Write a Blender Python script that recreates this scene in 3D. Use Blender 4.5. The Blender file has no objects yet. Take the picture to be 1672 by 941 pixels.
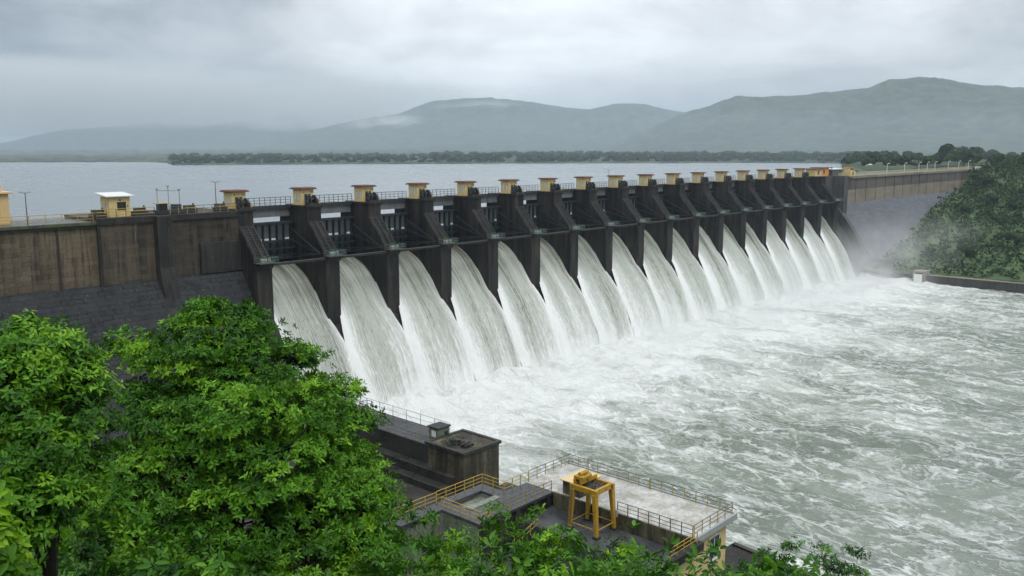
import bpy, math, random
import numpy as np
PI = math.pi; R = math.radians
random.seed(7); rng = np.random.default_rng(11)
sc = bpy.context.scene
col = sc.collection

# ------------------------------------------------------------------ view geometry
FPX, CX, CY, CZ = 1440.0, 836.0, 470.5, 50.0
PITCH = math.atan(228.5 / FPX); YAW = R(42.3)
FW = (math.cos(YAW), math.sin(YAW)); RT = (math.sin(YAW), -math.cos(YAW))
CP, SP = math.cos(PITCH), math.sin(PITCH)
def ray(u, v):
    a = (u - CX) / FPX; b = (CY - v) / FPX
    F = CP + b * SP
    return (F*FW[0] + a*RT[0], F*FW[1] + a*RT[1], b*CP - SP)
def at(u, v, D):
    r = ray(u, v); return (D*r[0], D*r[1], CZ + D*r[2])

# ------------------------------------------------------------------ noise (numpy)
def _hash(ix, iy, s):
    h = (ix.astype(np.int64)*374761393 + iy.astype(np.int64)*668265263 + s*974634777) & 0xffffffff
    h = ((h ^ (h >> 13)) * 1274126177) & 0xffffffff
    return ((h ^ (h >> 16)) & 0xffff) / 65535.0
def vnoise(x, y, s=0):
    x = np.asarray(x, float); y = np.asarray(y, float)
    ix = np.floor(x); iy = np.floor(y); fx = x-ix; fy = y-iy
    fx = fx*fx*(3-2*fx); fy = fy*fy*(3-2*fy)
    a = _hash(ix, iy, s); b = _hash(ix+1, iy, s); c = _hash(ix, iy+1, s); d = _hash(ix+1, iy+1, s)
    return (a*(1-fx)+b*fx)*(1-fy) + (c*(1-fx)+d*fx)*fy
def fbm(x, y, s=0, o=4):
    t = 0; a = .5
    for k in range(o):
        t = t + a*vnoise(x*2**k, y*2**k, s+k*17); a *= .5
    return t

# ------------------------------------------------------------------ objects
ORG = {}
def tag(o, label=None, cat=None, group=None, kind=None):
    if label: o['label'] = label
    if cat: o['category'] = cat
    if group: o['group'] = group
    if kind: o['kind'] = kind
    return o
def thing(name, loc, label, cat, group=None):
    o = bpy.data.objects.new(name, None); col.objects.link(o)
    o.location = loc; o.empty_display_size = .3
    ORG[o.name] = tuple(loc)
    return tag(o, label, cat, group)
def link(name, me, mat, parent=None, loc=None):
    o = bpy.data.objects.new(name, me); col.objects.link(o)
    if mat is not None and not me.materials: me.materials.append(mat)
    if parent is not None: o.parent = parent
    if loc is not None: o.location = loc
    ORG[o.name] = ORG.get(parent.name, (0, 0, 0)) if parent is not None else (tuple(loc) if loc is not None else (0, 0, 0))
    return o
class MB:
    def __init__(s): s.v = []; s.f = []
    def add(s, vs, fs):
        n = len(s.v); s.v += [tuple(p) for p in vs]; s.f += [tuple(i+n for i in f) for f in fs]
    def box(s, x0, x1, y0, y1, z0, z1):
        s.add([(x0,y0,z0),(x1,y0,z0),(x1,y1,z0),(x0,y1,z0),(x0,y0,z1),(x1,y0,z1),(x1,y1,z1),(x0,y1,z1)],
              [(0,3,2,1),(4,5,6,7),(0,1,5,4),(1,2,6,5),(2,3,7,6),(3,0,4,7)]); return s
    def bar(s, p, q, r, n=6, r2=None):
        p = np.array(p, float); q = np.array(q, float); d = q-p; L = np.linalg.norm(d)
        if L < 1e-6: return s
        d /= L; a = np.array((0,0,1.)) if abs(d[2]) < .9 else np.array((1.,0,0))
        u = np.cross(d, a); u /= np.linalg.norm(u); w = np.cross(d, u); r2 = r if r2 is None else r2
        vs = []
        for c, rr in ((p, r), (q, r2)):
            for k in range(n):
                t = 2*PI*(k+.5)/n; vs.append(c + (u*math.cos(t) + w*math.sin(t))*rr)
        fs = [(k, (k+1) % n, n+(k+1) % n, n+k) for k in range(n)] + [tuple(range(n))[::-1], tuple(range(n, 2*n))]
        s.add(vs, fs); return s
    def path(s, pts, rs, n=7):
        for i in range(len(pts)-1): s.bar(pts[i], pts[i+1], rs[i], n, rs[i+1])
        return s
    def prism_x(s, prof, x0, x1):            # profile of (y, z), extruded along x
        n = len(prof)
        s.add([(x0, y, z) for y, z in prof] + [(x1, y, z) for y, z in prof],
              [tuple(range(n)), tuple(range(n, 2*n))[::-1]] + [(i, n+i, n+(i+1) % n, (i+1) % n) for i in range(n)]); return s
    def prism_z(s, poly, z0, z1):
        n = len(poly)
        s.add([(x, y, z0) for x, y in poly] + [(x, y, z1) for x, y in poly],
              [tuple(range(n))[::-1], tuple(range(n, 2*n))] + [(i, (i+1) % n, n+(i+1) % n, n+i) for i in range(n)]); return s
    def lathe(s, c, prof, n=12):
        for i, (r, z) in enumerate(prof):
            pass
        m = len(prof)
        vs = [(c[0]+r*math.cos(2*PI*k/n), c[1]+r*math.sin(2*PI*k/n), c[2]+z) for r, z in prof for k in range(n)]
        fs = [(i*n+k, i*n+(k+1) % n, (i+1)*n+(k+1) % n, (i+1)*n+k) for i in range(m-1) for k in range(n)]
        fs += [tuple(range(n))[::-1], tuple(range((m-1)*n, m*n))]
        s.add(vs, fs); return s
    def build(s, name, mat, parent=None, smooth=False, bevel=0, local=False):
        o = (0, 0, 0) if (parent is None or local) else ORG.get(parent.name, (0, 0, 0))
        me = bpy.data.meshes.new(name)
        me.from_pydata([(v[0]-o[0], v[1]-o[1], v[2]-o[2]) for v in s.v], [], s.f)
        import bmesh
        bm = bmesh.new(); bm.from_mesh(me); bmesh.ops.recalc_face_normals(bm, faces=bm.faces); bm.to_mesh(me); bm.free()
        if smooth: me.polygons.foreach_set('use_smooth', [True]*len(me.polygons))
        ob = link(name, me, mat, parent)
        if bevel:
            m = ob.modifiers.new('bevel', 'BEVEL'); m.width = bevel; m.segments = 2; m.limit_method = 'ANGLE'
        return ob
def grid_mesh(name, X, Y, Z, smooth=True):
    ny, nx = X.shape
    v = np.stack([X, Y, Z], -1).reshape(-1, 3)
    i = (np.arange(ny-1)[:, None]*nx + np.arange(nx-1)[None, :]).ravel()
    f = np.stack([i, i+1, i+nx+1, i+nx], 1)
    return fast_mesh(name, v, f, smooth)
def fast_mesh(name, v, f, smooth=False):
    me = bpy.data.meshes.new(name)
    k = f.shape[1]
    me.vertices.add(len(v)); me.vertices.foreach_set('co', np.ascontiguousarray(v, dtype=np.float32).ravel())
    me.loops.add(f.size); me.loops.foreach_set('vertex_index', np.ascontiguousarray(f, dtype=np.int32).ravel())
    me.polygons.add(len(f))
    me.polygons.foreach_set('loop_start', np.arange(0, f.size, k, dtype=np.int32))
    me.polygons.foreach_set('loop_total', np.full(len(f), k, dtype=np.int32))
    if smooth: me.polygons.foreach_set('use_smooth', np.ones(len(f), dtype=bool))
    me.update(calc_edges=True); me.validate()
    return me
def copy_tree(o, loc, label=None):
    r = o.copy(); col.objects.link(r); r.location = loc
    if label: r['label'] = label
    for ch in o.children:
        c = ch.copy(); col.objects.link(c); c.parent = r
        for g in ch.children:
            d = g.copy(); col.objects.link(d); d.parent = c
    return r

# ------------------------------------------------------------------ materials
class NT:
    def __init__(s, name):
        s.m = bpy.data.materials.new(name); s.m.use_nodes = True
        s.t = s.m.node_tree; s.n = s.t.nodes; s.n.clear()
        s.out = s.n.new('ShaderNodeOutputMaterial')
    def node(s, typ, **kw):
        n = s.n.new(typ)
        for k, v in kw.items(): setattr(n, k, v)
        return n
    def set(s, sock, v):
        if hasattr(v, 'is_linked') or isinstance(v, bpy.types.NodeSocket): s.t.links.new(v, sock)
        else:
            if isinstance(v, tuple) and len(v) == 3 and sock.type == 'RGBA': v = v + (1,)
            sock.default_value = v
    def pos(s): return s.node('ShaderNodeNewGeometry').outputs['Position']
    def mapping(s, vec, scale=(1,1,1), loc=(0,0,0), rot=(0,0,0)):
        n = s.node('ShaderNodeMapping'); s.set(n.inputs['Vector'], vec)
        n.inputs['Scale'].default_value = scale; n.inputs['Location'].default_value = loc; n.inputs['Rotation'].default_value = rot
        return n.outputs[0]
    def noise(s, vec, scale=1., detail=4, rough=.55, dist=0., color=False):
        n = s.node('ShaderNodeTexNoise'); s.set(n.inputs['Vector'], vec)
        n.inputs['Scale'].default_value = scale; n.inputs['Detail'].default_value = detail
        n.inputs['Roughness'].default_value = rough; n.inputs['Distortion'].default_value = dist
        return n.outputs['Color' if color else 'Fac']
    def rng(s, v, a, b, c=0., d=1., smooth=True):
        n = s.node('ShaderNodeMapRange'); n.interpolation_type = 'SMOOTHSTEP' if smooth else 'LINEAR'
        s.set(n.inputs['Value'], v)
        for k, x in zip(('From Min', 'From Max', 'To Min', 'To Max'), (a, b, c, d)): s.set(n.inputs[k], x)
        return n.outputs[0]
    def math(s, op, a, b=0., clamp=False):
        n = s.node('ShaderNodeMath', operation=op, use_clamp=clamp); s.set(n.inputs[0], a); s.set(n.inputs[1], b); return n.outputs[0]
    def vmath(s, op, a, b):
        n = s.node('ShaderNodeVectorMath', operation=op); s.set(n.inputs[0], a); s.set(n.inputs[1], b); return n.outputs[0]
    def mix(s, f, a, b):
        n = s.node('ShaderNodeMix', data_type='RGBA'); s.set(n.inputs[0], f); s.set(n.inputs[6], a); s.set(n.inputs[7], b); return n.outputs[2]
    def sep(s, v):
        n = s.node('ShaderNodeSeparateXYZ'); s.set(n.inputs[0], v); return n.outputs
    def bump(s, h, strength=.3, dist=.1):
        n = s.node('ShaderNodeBump'); s.set(n.inputs['Height'], h); n.inputs['Strength'].default_value = strength; n.inputs['Distance'].default_value = dist; return n.outputs[0]
    def pbr(s, color, rough=.8, normal=None, metal=0., spec=.5):
        b = s.node('ShaderNodeBsdfPrincipled'); s.set(b.inputs['Base Color'], color); s.set(b.inputs['Roughness'], rough)
        s.set(b.inputs['Metallic'], metal); s.set(b.inputs['Specular IOR Level'], spec)
        if normal is not None: s.set(b.inputs['Normal'], normal)
        s.bsdf = b; s.t.links.new(b.outputs[0], s.out.inputs['Surface']); return s.m

def concrete(name, dark, light, pale=(.32,.31,.28), streak=.5, paleamt=.5, rough=(.45,.85), course=None, patch=.18, moss=0., brown=None, spec=.35, drip=0.):
    """Weathered wet concrete: patches, vertical run-off streaks, pale lime marks and (course) lift joints."""
    t = NT(name); p = t.pos()
    big = t.noise(p, patch, 5, .6)
    c = t.mix(t.rng(big, .35, .68), dark, light)
    fine = t.noise(p, 3., 6, .7)
    c = t.mix(t.rng(fine, .35, .75, 0, .5), c, tuple(x*1.7 for x in light))
    st = t.noise(t.mapping(p, (1.3, 1.3, .07)), 1., 5, .65)
    c = t.mix(t.rng(st, .5, .68, 0, streak), c, tuple(x*.35 for x in dark))
    st2 = t.noise(t.mapping(p, (2.3, 2.3, .12), (7, 3, 1)), 1., 5, .7)
    c = t.mix(t.rng(st2, .62, .74, 0, paleamt), c, pale)
    if drip:
        dr = t.noise(t.mapping(p, (.38,.38,.03), (4,8,2)), 1., 6, .68)
        c = t.mix(t.rng(dr, .47, .60, 0, drip), c, tuple(x*.45 for x in dark))
    h = t.math('ADD', t.math('MULTIPLY', fine, .6), t.math('MULTIPLY', t.noise(p, 12, 3), .25))
    if brown:
        br = t.noise(t.mapping(p, (.75,.75,.11), (2,5,9)), 1., 5, .62)
        c = t.mix(t.rng(br, .47, .62, 0, brown[1]), c, brown[0])
    if moss:
        mo = t.noise(t.mapping(p, (.7,.7,.35), (3,9,4)), 1., 5, .6)
        c = t.mix(t.rng(mo, .5, .66, 0, moss), c, (.06,.11,.03))
    if course:
        z = t.sep(p)[2]; y = t.sep(p)[1]; x = t.sep(p)[0]
        w = t.math('ADD', t.math('MULTIPLY', t.noise(p, .6, 2), .35), z)
        fr = t.math('FRACT', t.math('DIVIDE', w, course[0]))
        joint = t.math('MAXIMUM', t.rng(fr, 0, course[2], 1, 0), t.rng(fr, 1-course[2], 1, 0, 1))
        row = t.math('FLOOR', t.math('DIVIDE', w, course[0]))
        xs = t.math('ADD', t.math('DIVIDE', x, course[1]), t.math('MULTIPLY', t.math('MODULO', row, 2.), .5))
        fx = t.math('FRACT', xs)
        vj = t.math('MAXIMUM', t.rng(fx, 0, course[2]*.5, 1, 0), t.rng(fx, 1-course[2]*.5, 1, 0, 1))
        joint = t.math('MAXIMUM', joint, vj)
        jn = t.math('MULTIPLY', joint, t.rng(t.noise(p, .9, 3), .35, .65))
        wn = t.node('ShaderNodeTexWhiteNoise', noise_dimensions='2D')
        cb = t.node('ShaderNodeCombineXYZ'); t.set(cb.inputs[0], t.math('FLOOR', xs)); t.set(cb.inputs[1], row)
        t.set(wn.inputs['Vector'], cb.outputs[0])
        c = t.mix(t.rng(wn.outputs[0], 0, 1, 0, .3), c, tuple(x*1.5 for x in light))
        c = t.mix(t.math('MULTIPLY', jn, .95), c, tuple(x*.3 for x in dark))
        h = t.math('SUBTRACT', h, t.math('MULTIPLY', joint, .8))
    return t.pbr(c, t.rng(big, .3, .7, rough[0], rough[1]), t.bump(h, .5, .08), spec=spec)
def painted(name, c, wear=(.10,.06,.03), amt=.5, rough=.45, scale=2., metal=0.):
    t = NT(name); p = t.pos()
    n = t.noise(p, scale, 6, .7); st = t.noise(t.mapping(p, (3,3,.3)), 1., 5, .65)
    k = t.mix(t.rng(n, .52, .72, 0, amt), c, wear)
    k = t.mix(t.rng(st, .52, .7, 0, amt*.7), k, tuple(x*.55 for x in c))
    return t.pbr(k, t.rng(n, .3, .7, rough-.1, rough+.25), t.bump(n, .15, .02), metal)
M = {}
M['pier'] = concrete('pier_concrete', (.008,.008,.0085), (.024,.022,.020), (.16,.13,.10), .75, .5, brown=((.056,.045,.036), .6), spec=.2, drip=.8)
M['panel'] = concrete('masonry_panel', (.06,.047,.031), (.135,.106,.068), (.38,.35,.30), .95, .55, course=(.75, 2.6, .05), patch=.12, drip=.75)
M['panel2'] = concrete('dark_panel', (.018,.0155,.012), (.058,.048,.036), (.36,.34,.30), .9, .65, course=(.75, 2.6, .05), patch=.12, drip=.8, spec=.25)
M['panel3'] = concrete('brown_panel', (.038,.030,.021), (.095,.075,.05), (.38,.35,.30), .95, .6, course=(.75, 2.6, .05), patch=.12, drip=.85)
M['mosscoping'] = concrete('mossy_coping', (.03,.03,.02), (.08,.08,.05), (.2,.2,.12), .5, .3, moss=.9)
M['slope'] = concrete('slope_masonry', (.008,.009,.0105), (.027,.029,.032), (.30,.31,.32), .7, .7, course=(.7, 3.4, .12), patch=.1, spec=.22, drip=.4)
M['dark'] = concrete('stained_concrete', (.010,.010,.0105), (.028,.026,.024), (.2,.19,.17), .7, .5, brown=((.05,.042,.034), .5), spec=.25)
M['blackwet'] = concrete('wet_concrete', (.012,.0125,.0125), (.036,.034,.030), (.19,.17,.13), .6, .5, (.2,.6), patch=.3)
M['oldyellow'] = concrete('ochre_concrete', (.020,.018,.012), (.11,.095,.056), (.26,.235,.15), .9, .55, patch=.4, drip=.7)
M['fascia'] = concrete('bridge_fascia', (.09,.095,.1), (.16,.165,.17), (.3,.3,.3), .6, .3)
M['wetdeck'] = concrete('wet_deck', (.028,.031,.034), (.065,.068,.07), (.16,.16,.15), .2, .25, (.12,.45), patch=.35)
M['terrace'] = concrete('wet_terrace', (.014,.0135,.0125), (.042,.039,.034), (.13,.125,.115), .4, .35, (.3,.6), patch=.25, spec=.3)
M['lightdeck'] = concrete('pale_deck', (.27,.27,.245), (.46,.46,.43), (.55,.55,.52), .35, .4, (.2,.6), patch=.35, brown=((.20,.17,.10), .45))
M['mosswall'] = concrete('algae_wall', (.10,.115,.085), (.22,.24,.19), (.34,.36,.3), .6, .5, moss=.6)
M['pool'] = concrete('algae_slab', (.09,.105,.085), (.19,.205,.17), (.3,.31,.28), .2, .3, (.1,.35), moss=.3, patch=.5)
M['rightwall'] = concrete('right_wall', (.13,.11,.085), (.23,.20,.155), (.42,.37,.27), .45, .5, course=(1.5, 12., .03), patch=.1)
M['rightupper'] = concrete('right_upper', (.06,.052,.045), (.11,.095,.08), (.25,.23,.19), .55, .4, course=(1.5, 12., .03), patch=.1)
M['rightslope'] = concrete('right_slope', (.045,.051,.061), (.11,.118,.135), (.42,.43,.46), .5, .8, course=(.8, 5., .09), patch=.08)
M['rightdark'] = concrete('right_block', (.03,.032,.034), (.07,.068,.064), (.2,.2,.19), .6, .3)
M['yellowwall'] = painted('yellow_plaster', (.62,.48,.22), (.26,.17,.08), .55, .75, 1.6)
M['orangewall'] = painted('orange_plaster', (.62,.27,.07), (.30,.14,.06), .4, .75, 1.6)
M['tanwall'] = painted('tan_plaster', (.64,.45,.22), (.45,.3,.14), .35, .75, .6)
M['beige'] = painted('beige_plaster', (.60,.46,.24), (.34,.26,.15), .4, .75, 1.)
M['roof'] = painted('red_brown_roof', (.15,.06,.045), (.05,.035,.03), .5, .7, 1.5)
M['roofwhite'] = painted('white_roof', (.62,.64,.63), (.4,.4,.38), .4, .5, 1.5)
M['gate'] = painted('gate_steel', (.022,.028,.032), (.05,.035,.025), .4, .4, 1.2, .3)
M['gateskin'] = painted('gate_skin', (.045,.055,.06), (.02,.024,.026), .7, .35, 1., .2)
M['gatepanel'] = painted('gate_panel', (.085,.105,.115), (.03,.036,.04), .7, .35, 3.)
M['iron'] = painted('dark_iron', (.03,.033,.035), (.09,.045,.02), .4, .45, 4., .2)
M['railgrey'] = painted('grey_rail', (.07,.072,.07), (.16,.09,.04), .5, .45, 5., .1)
M['railyellow'] = painted('yellow_rail', (.42,.28,.04), (.10,.06,.03), .6, .45, 5.)
M['paleyellow'] = painted('pale_yellow_rail', (.50,.44,.24), (.3,.26,.16), .5, .5, 5.)
M['crane'] = painted('crane_yellow', (.40,.235,.016), (.05,.034,.018), .9, .45, 3.2)
M['green'] = painted('green_rail', (.07,.13,.105), (.12,.12,.1), .4, .5, 5.)
M['palesteel'] = painted('pale_steel', (.30,.33,.33), (.14,.14,.13), .4, .45, 3.)
M['white'] = painted('white_paint', (.72,.74,.72), (.4,.4,.37), .3, .5, 3.)
M['glass'] = NT('window_glass').pbr((.02,.025,.03), .08, None, 0, .6)
M['glasspale'] = NT('pale_pane').pbr((.32,.4,.42), .15, None, 0, .6)
M['lamphead'] = NT('lamp_head').pbr((.75,.76,.75), .3)
M['bark'] = painted('bark', (.016,.013,.010), (.04,.034,.025), .6, .9, 6.)
M['tarp'] = painted('grey_tarp', (.09,.10,.10), (.2,.2,.2), .4, .7, 1.5)

def leaf_mat(name, dark, mid, bright, transl=.35, rough=.42):
    t = NT(name)
    a = t.node('ShaderNodeAttribute', attribute_name='tint').outputs['Fac']
    r = t.node('ShaderNodeValToRGB'); t.set(r.inputs[0], a)
    e = r.color_ramp.elements; e[0].color = dark+(1,); e[1].color = bright+(1,); m = e.new(.5); m.color = mid+(1,)
    t.pbr(r.outputs[0], rough, spec=.22)
    tr = t.node('ShaderNodeBsdfTranslucent'); t.set(tr.inputs[0], r.outputs[0])
    mx = t.node('ShaderNodeMixShader'); mx.inputs[0].default_value = transl
    t.t.links.new(t.bsdf.outputs[0], mx.inputs[1]); t.t.links.new(tr.outputs[0], mx.inputs[2]); t.t.links.new(mx.outputs[0], t.out.inputs['Surface'])
    return t.m
M['leaf'] = leaf_mat('leaf_green', (.020,.080,.004), (.078,.225,.010), (.235,.46,.024), .3)
M['leafdeep'] = leaf_mat('leaf_deep', (.013,.055,.005), (.045,.15,.008), (.15,.33,.018), .28)
M['leaflime'] = leaf_mat('leaf_lime', (.06,.17,.008), (.16,.35,.015), (.32,.52,.03), .4)
M['leaffar'] = leaf_mat('leaf_far', (.012,.030,.011), (.027,.058,.018), (.065,.11,.032), .15, .7)

# ground
def ground_mat():
    t = NT('wet_soil'); p = t.pos(); n = t.noise(p, .5, 6, .6)
    c = t.mix(t.rng(n, .35, .65), (.035,.045,.02), (.03,.07,.015))
    return t.pbr(c, .9, t.bump(t.noise(p, 2., 5), .8, .3))
M['soil'] = ground_mat()
def grass_mat():
    t = NT('grass_bank'); p = t.pos(); n = t.noise(p, .08, 6, .65)
    c = t.mix(t.rng(n, .35, .65), (.03,.06,.018), (.065,.12,.03))
    return t.pbr(c, .9, t.bump(t.noise(p, .8, 4), .8, .5))
M['grass'] = grass_mat()
def hill_mat():
    t = NT('forested_hill'); p = t.pos(); n = t.noise(p, .012, 6, .65); m = t.noise(p, .022, 5, .7)
    c = t.mix(t.rng(n, .38, .62), (.014,.027,.018), (.028,.046,.026))
    c = t.mix(t.rng(m, .45, .62, 0, .85), c, (.075,.10,.05))
    return t.pbr(c, .95, t.bump(m, 1., 8.))
M['hill'] = hill_mat()
def lake_mat():
    t = NT('lake_water'); p = t.pos()
    n = t.noise(t.mapping(p, (1, 1, 1)), .35, 5, .6); n2 = t.noise(p, .012, 4, .6)
    h = t.math('MULTIPLY', n, t.rng(n2, .35, .65, .4, 1.))
    return t.pbr((.17,.20,.215), t.rng(n2, .35, .65, .24, .30), t.bump(h, .12, .1), 0, .5)
M['lake'] = lake_mat()
def river_mat():
    t = NT('river_water'); p = t.pos(); s = t.sep(p); x, y = s[0], s[1]
    # distance downstream of the toe: foam thins out with it
    d = t.math('SUBTRACT', 130., y)
    far = t.rng(d, 0., 150., 0., 1., False)
    flow = t.mapping(p, (1., .5, 0.), (0,0,0), (0,0,R(10)))
    w1 = t.noise(flow, .055, 5, .6, 0, True); w2 = t.noise(flow, .30, 4, .6, 0, True)
    sh1 = t.node('ShaderNodeVectorMath', operation='MULTIPLY_ADD'); t.set(sh1.inputs[0], w1); sh1.inputs[1].default_value = (17,17,0); t.set(sh1.inputs[2], flow)
    sh2 = t.node('ShaderNodeVectorMath', operation='MULTIPLY_ADD'); t.set(sh2.inputs[0], w2); sh2.inputs[1].default_value = (4.,4.,0); t.set(sh2.inputs[2], sh1.outputs[0])
    v = sh2.outputs[0]
    def ridge(vec, sc_, w, det=3):
        n = t.noise(vec, sc_, det, .55)
        return t.rng(t.math('ABSOLUTE', t.math('SUBTRACT', n, .5)), 0., w, 1., 0.)
    def web(vec, sc_, w, loc):
        n = t.node('ShaderNodeTexVoronoi', feature='DISTANCE_TO_EDGE'); t.set(n.inputs['Vector'], t.mapping(vec, (1,1,1), loc)); n.inputs['Scale'].default_value = sc_
        return t.rng(n.outputs['Distance'], 0., w, 1., 0.)
    w3 = t.noise(flow, .9, 3, .6, 0, True)
    sh3 = t.node('ShaderNodeVectorMath', operation='MULTIPLY_ADD'); t.set(sh3.inputs[0], w3); sh3.inputs[1].default_value = (2.2,2.2,0); t.set(sh3.inputs[2], v)
    q = sh3.outputs[0]
    r1 = ridge(v, .13, .05, 5); r2 = web(q, .22, .10, (0,0,0)); r3 = web(q, .50, .13, (31,17,0)); r4 = web(q, 1.15, .2, (5,3,0))
    cloud = t.noise(v, .05, 5, .62)
    mask = t.rng(t.noise(t.mapping(v, (1,1,1), (9,71,0)), .13, 4, .6), .36, .62, .12, 1.)
    mask2 = t.rng(t.noise(t.mapping(v, (1,1,1), (39,11,0)), .30, 4, .6), .38, .62, .1, 1.)
    pat = t.math('ADD', t.math('MULTIPLY', r1, .30), t.math('ADD', t.math('MULTIPLY', t.math('MULTIPLY', r2, mask), .75), t.math('ADD', t.math('MULTIPLY', t.math('MULTIPLY', r3, mask2), .75), t.math('MULTIPLY', t.math('MULTIPLY', r4, mask), .30))))
    base = t.rng(t.math('SUBTRACT', cloud, t.math('MULTIPLY', far, .38)), .24, .66)
    fine = t.noise(v, 2.2, 4, .7)
    foam = t.math('ADD', t.math('MULTIPLY', base, .34), t.math('MULTIPLY', pat, t.rng(far, 0., .5, .40, .66)))
    foam = t.math('ADD', foam, t.math('MULTIPLY', t.math('SUBTRACT', fine, .5), .35))
    boil = t.math('MULTIPLY', t.rng(d, 2., 72., 1.0, 0.), t.rng(t.noise(v, .12, 5, .65), .32, .62, .4, 1.))
    foam = t.math('ADD', foam, boil, True)
    c = t.mix(t.rng(cloud, .35, .65), (.115,.145,.105), (.20,.238,.182))
    c = t.mix(t.rng(far, .3, 1., 0, .6), c, (.115,.138,.135))
    c = t.mix(t.rng(foam, .15, 1.1, 0, 1, False), c, (.70,.72,.71))
    hh = t.math('ADD', t.math('MULTIPLY', pat, .5), t.math('ADD', t.math('MULTIPLY', fine, .25), t.math('MULTIPLY', t.noise(v, .5, 4), .9)))
    return t.pbr(c, t.rng(foam, .2, .8, .2, .75), t.bump(hh, .8, .55), 0, .5)
M['river'] = river_mat()
def sheet_mat():
    t = NT('falling_water'); uv = t.node('ShaderNodeUVMap').outputs[0]; s = t.sep(uv); U, V = s[0], s[1]
    oi = t.node('ShaderNodeObjectInfo').outputs['Random']
    off = t.math('MULTIPLY', oi, 57.)
    cb = t.node('ShaderNodeCombineXYZ'); t.set(cb.inputs[0], U); t.set(cb.inputs[1], V); t.set(cb.inputs[2], off); q = cb.outputs[0]
    wob = t.noise(t.mapping(q, (2., 6., 1.)), 1., 4, .6)
    cb2 = t.node('ShaderNodeCombineXYZ'); t.set(cb2.inputs[0], t.math('ADD', U, t.math('MULTIPLY', t.math('SUBTRACT', wob, .5), .05))); t.set(cb2.inputs[1], V); t.set(cb2.inputs[2], off); q = cb2.outputs[0]
    broad = t.noise(t.mapping(q, (3.2, .8, 1.)), 1., 3, .55)
    fine = t.noise(t.mapping(q, (46., 2.0, 1.)), 1., 5, .7)
    clot = t.noise(t.mapping(q, (75., 24., 1.)), 1., 4, .8)
    edge = t.math('ABSOLUTE', t.math('SUBTRACT', U, .5))
    e = t.rng(t.math('ADD', edge, t.math('MULTIPLY', t.math('SUBTRACT', fine, .5), .10)), .36, .5)
    lf = t.rng(t.math('ADD', U, t.math('MULTIPLY', t.math('SUBTRACT', broad, .5), .25)), .0, .34, 1., 0.)
    w = t.rng(V, .06, .8, .07, .58, False)
    w = t.math('ADD', w, t.math('MULTIPLY', e, t.rng(V, .12, .5, .08, .40)))
    w = t.math('ADD', w, t.math('MULTIPLY', lf, t.rng(V, .2, .55, .05, .45)))
    w = t.math('ADD', w, t.math('MULTIPLY', t.math('SUBTRACT', broad, .5), 1.3))
    w = t.math('ADD', w, t.math('MULTIPLY', t.math('SUBTRACT', fine, .5), 1.05))
    w = t.math('ADD', w, t.math('MULTIPLY', t.math('SUBTRACT', clot, .5), t.rng(V, .15, .7, .35, 1.7)))
    w = t.math('ADD', w, t.rng(V, .78, 1., 0., .3))
    c = t.mix(t.rng(w, -.15, .45), (.075,.082,.05), (.36,.385,.34))
    c = t.mix(t.rng(w, .35, 1.05), c, (.72,.74,.73))
    h = t.math('ADD', fine, t.math('MULTIPLY', clot, .6))
    m = t.pbr(c, t.rng(w, 0, .8, .2, .7), t.bump(h, .6, .25), 0, .5)
    return m
M['sheet'] = sheet_mat()
M['foam'] = NT('foam').pbr((.72,.74,.73), .8)

# ------------------------------------------------------------------ the dam
NB = 17; X0 = 88.1; PITCHX = 15.0; PW = 3.2
ORD = ['first','second','third','fourth','fifth','sixth','seventh','eighth','ninth','tenth','eleventh','twelfth','thirteenth','fourteenth','fifteenth','sixteenth','seventeenth','eighteenth']
def px(n): return X0 + PITCHX*n - PW/2          # centre of pier n
dam = thing('dam', (X0, 150, 0), 'long dark concrete gravity dam crossing the river with seventeen open spillway gates', 'dam')
# pier 0 mesh, re-used
pprof = [(154.2,6),(154.2,38.5),(144.5,38.5),(144.5,35.9),(143.9,35.3),(139.4,30.1),(139.0,29.4),(139.0,12),(141,6)]
pm = MB(); xa, xb = px(0)-PW/2, px(0)+PW/2; pm.prism_x(pprof, xa, xb)
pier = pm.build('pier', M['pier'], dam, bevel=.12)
cp_ = MB().box(xa-.18, xb+.18, 144.2, 151, 38.5, 38.95).build('cap', M['pier'], pier, bevel=.06)
st = MB()
for s_ in (-1.25, 0, 1.25):
    st.box(px(0)+s_-.07, px(0)+s_+.07, 0, 1, 0, 1)
    n0 = len(st.v)-8
    ya, za, yb, zb = 144.2, 35.72, 139.55, 30.42
    cc = [(ya,za-.05),(yb,zb-.05),(yb,zb+.16),(ya,za+.16)]
    for k, (y, z) in enumerate(cc):
        st.v[n0+k] = (px(0)+s_-.07, y, z); st.v[n0+4+k] = (px(0)+s_+.07, y, z)
    st.f[-6:] = [(n0,n0+1,n0+2,n0+3),(n0+7,n0+6,n0+5,n0+4),(n0,n0+4,n0+5,n0+1),(n0+1,n0+5,n0+6,n0+2),(n0+2,n0+6,n0+7,n0+3),(n0+3,n0+7,n0+4,n0)]
for k in range(13):
    f_ = (k+.5)/13; y = 144.2+(139.55-144.2)*f_; z = 35.72+(30.42-35.72)*f_
    st.box(px(0)-1.25, px(0)+1.25, y-.05, y+.05, z+.02, z+.09)
stair = st.build('stairway', M['iron'], pier)
for n in range(1, NB+1):
    p2 = pier.copy(); col.objects.link(p2); p2.parent = dam; p2.location = (PITCHX*n, 0, 0)
    for c in (cp_, stair):
        d = c.copy(); col.objects.link(d); d.parent = p2
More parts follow.
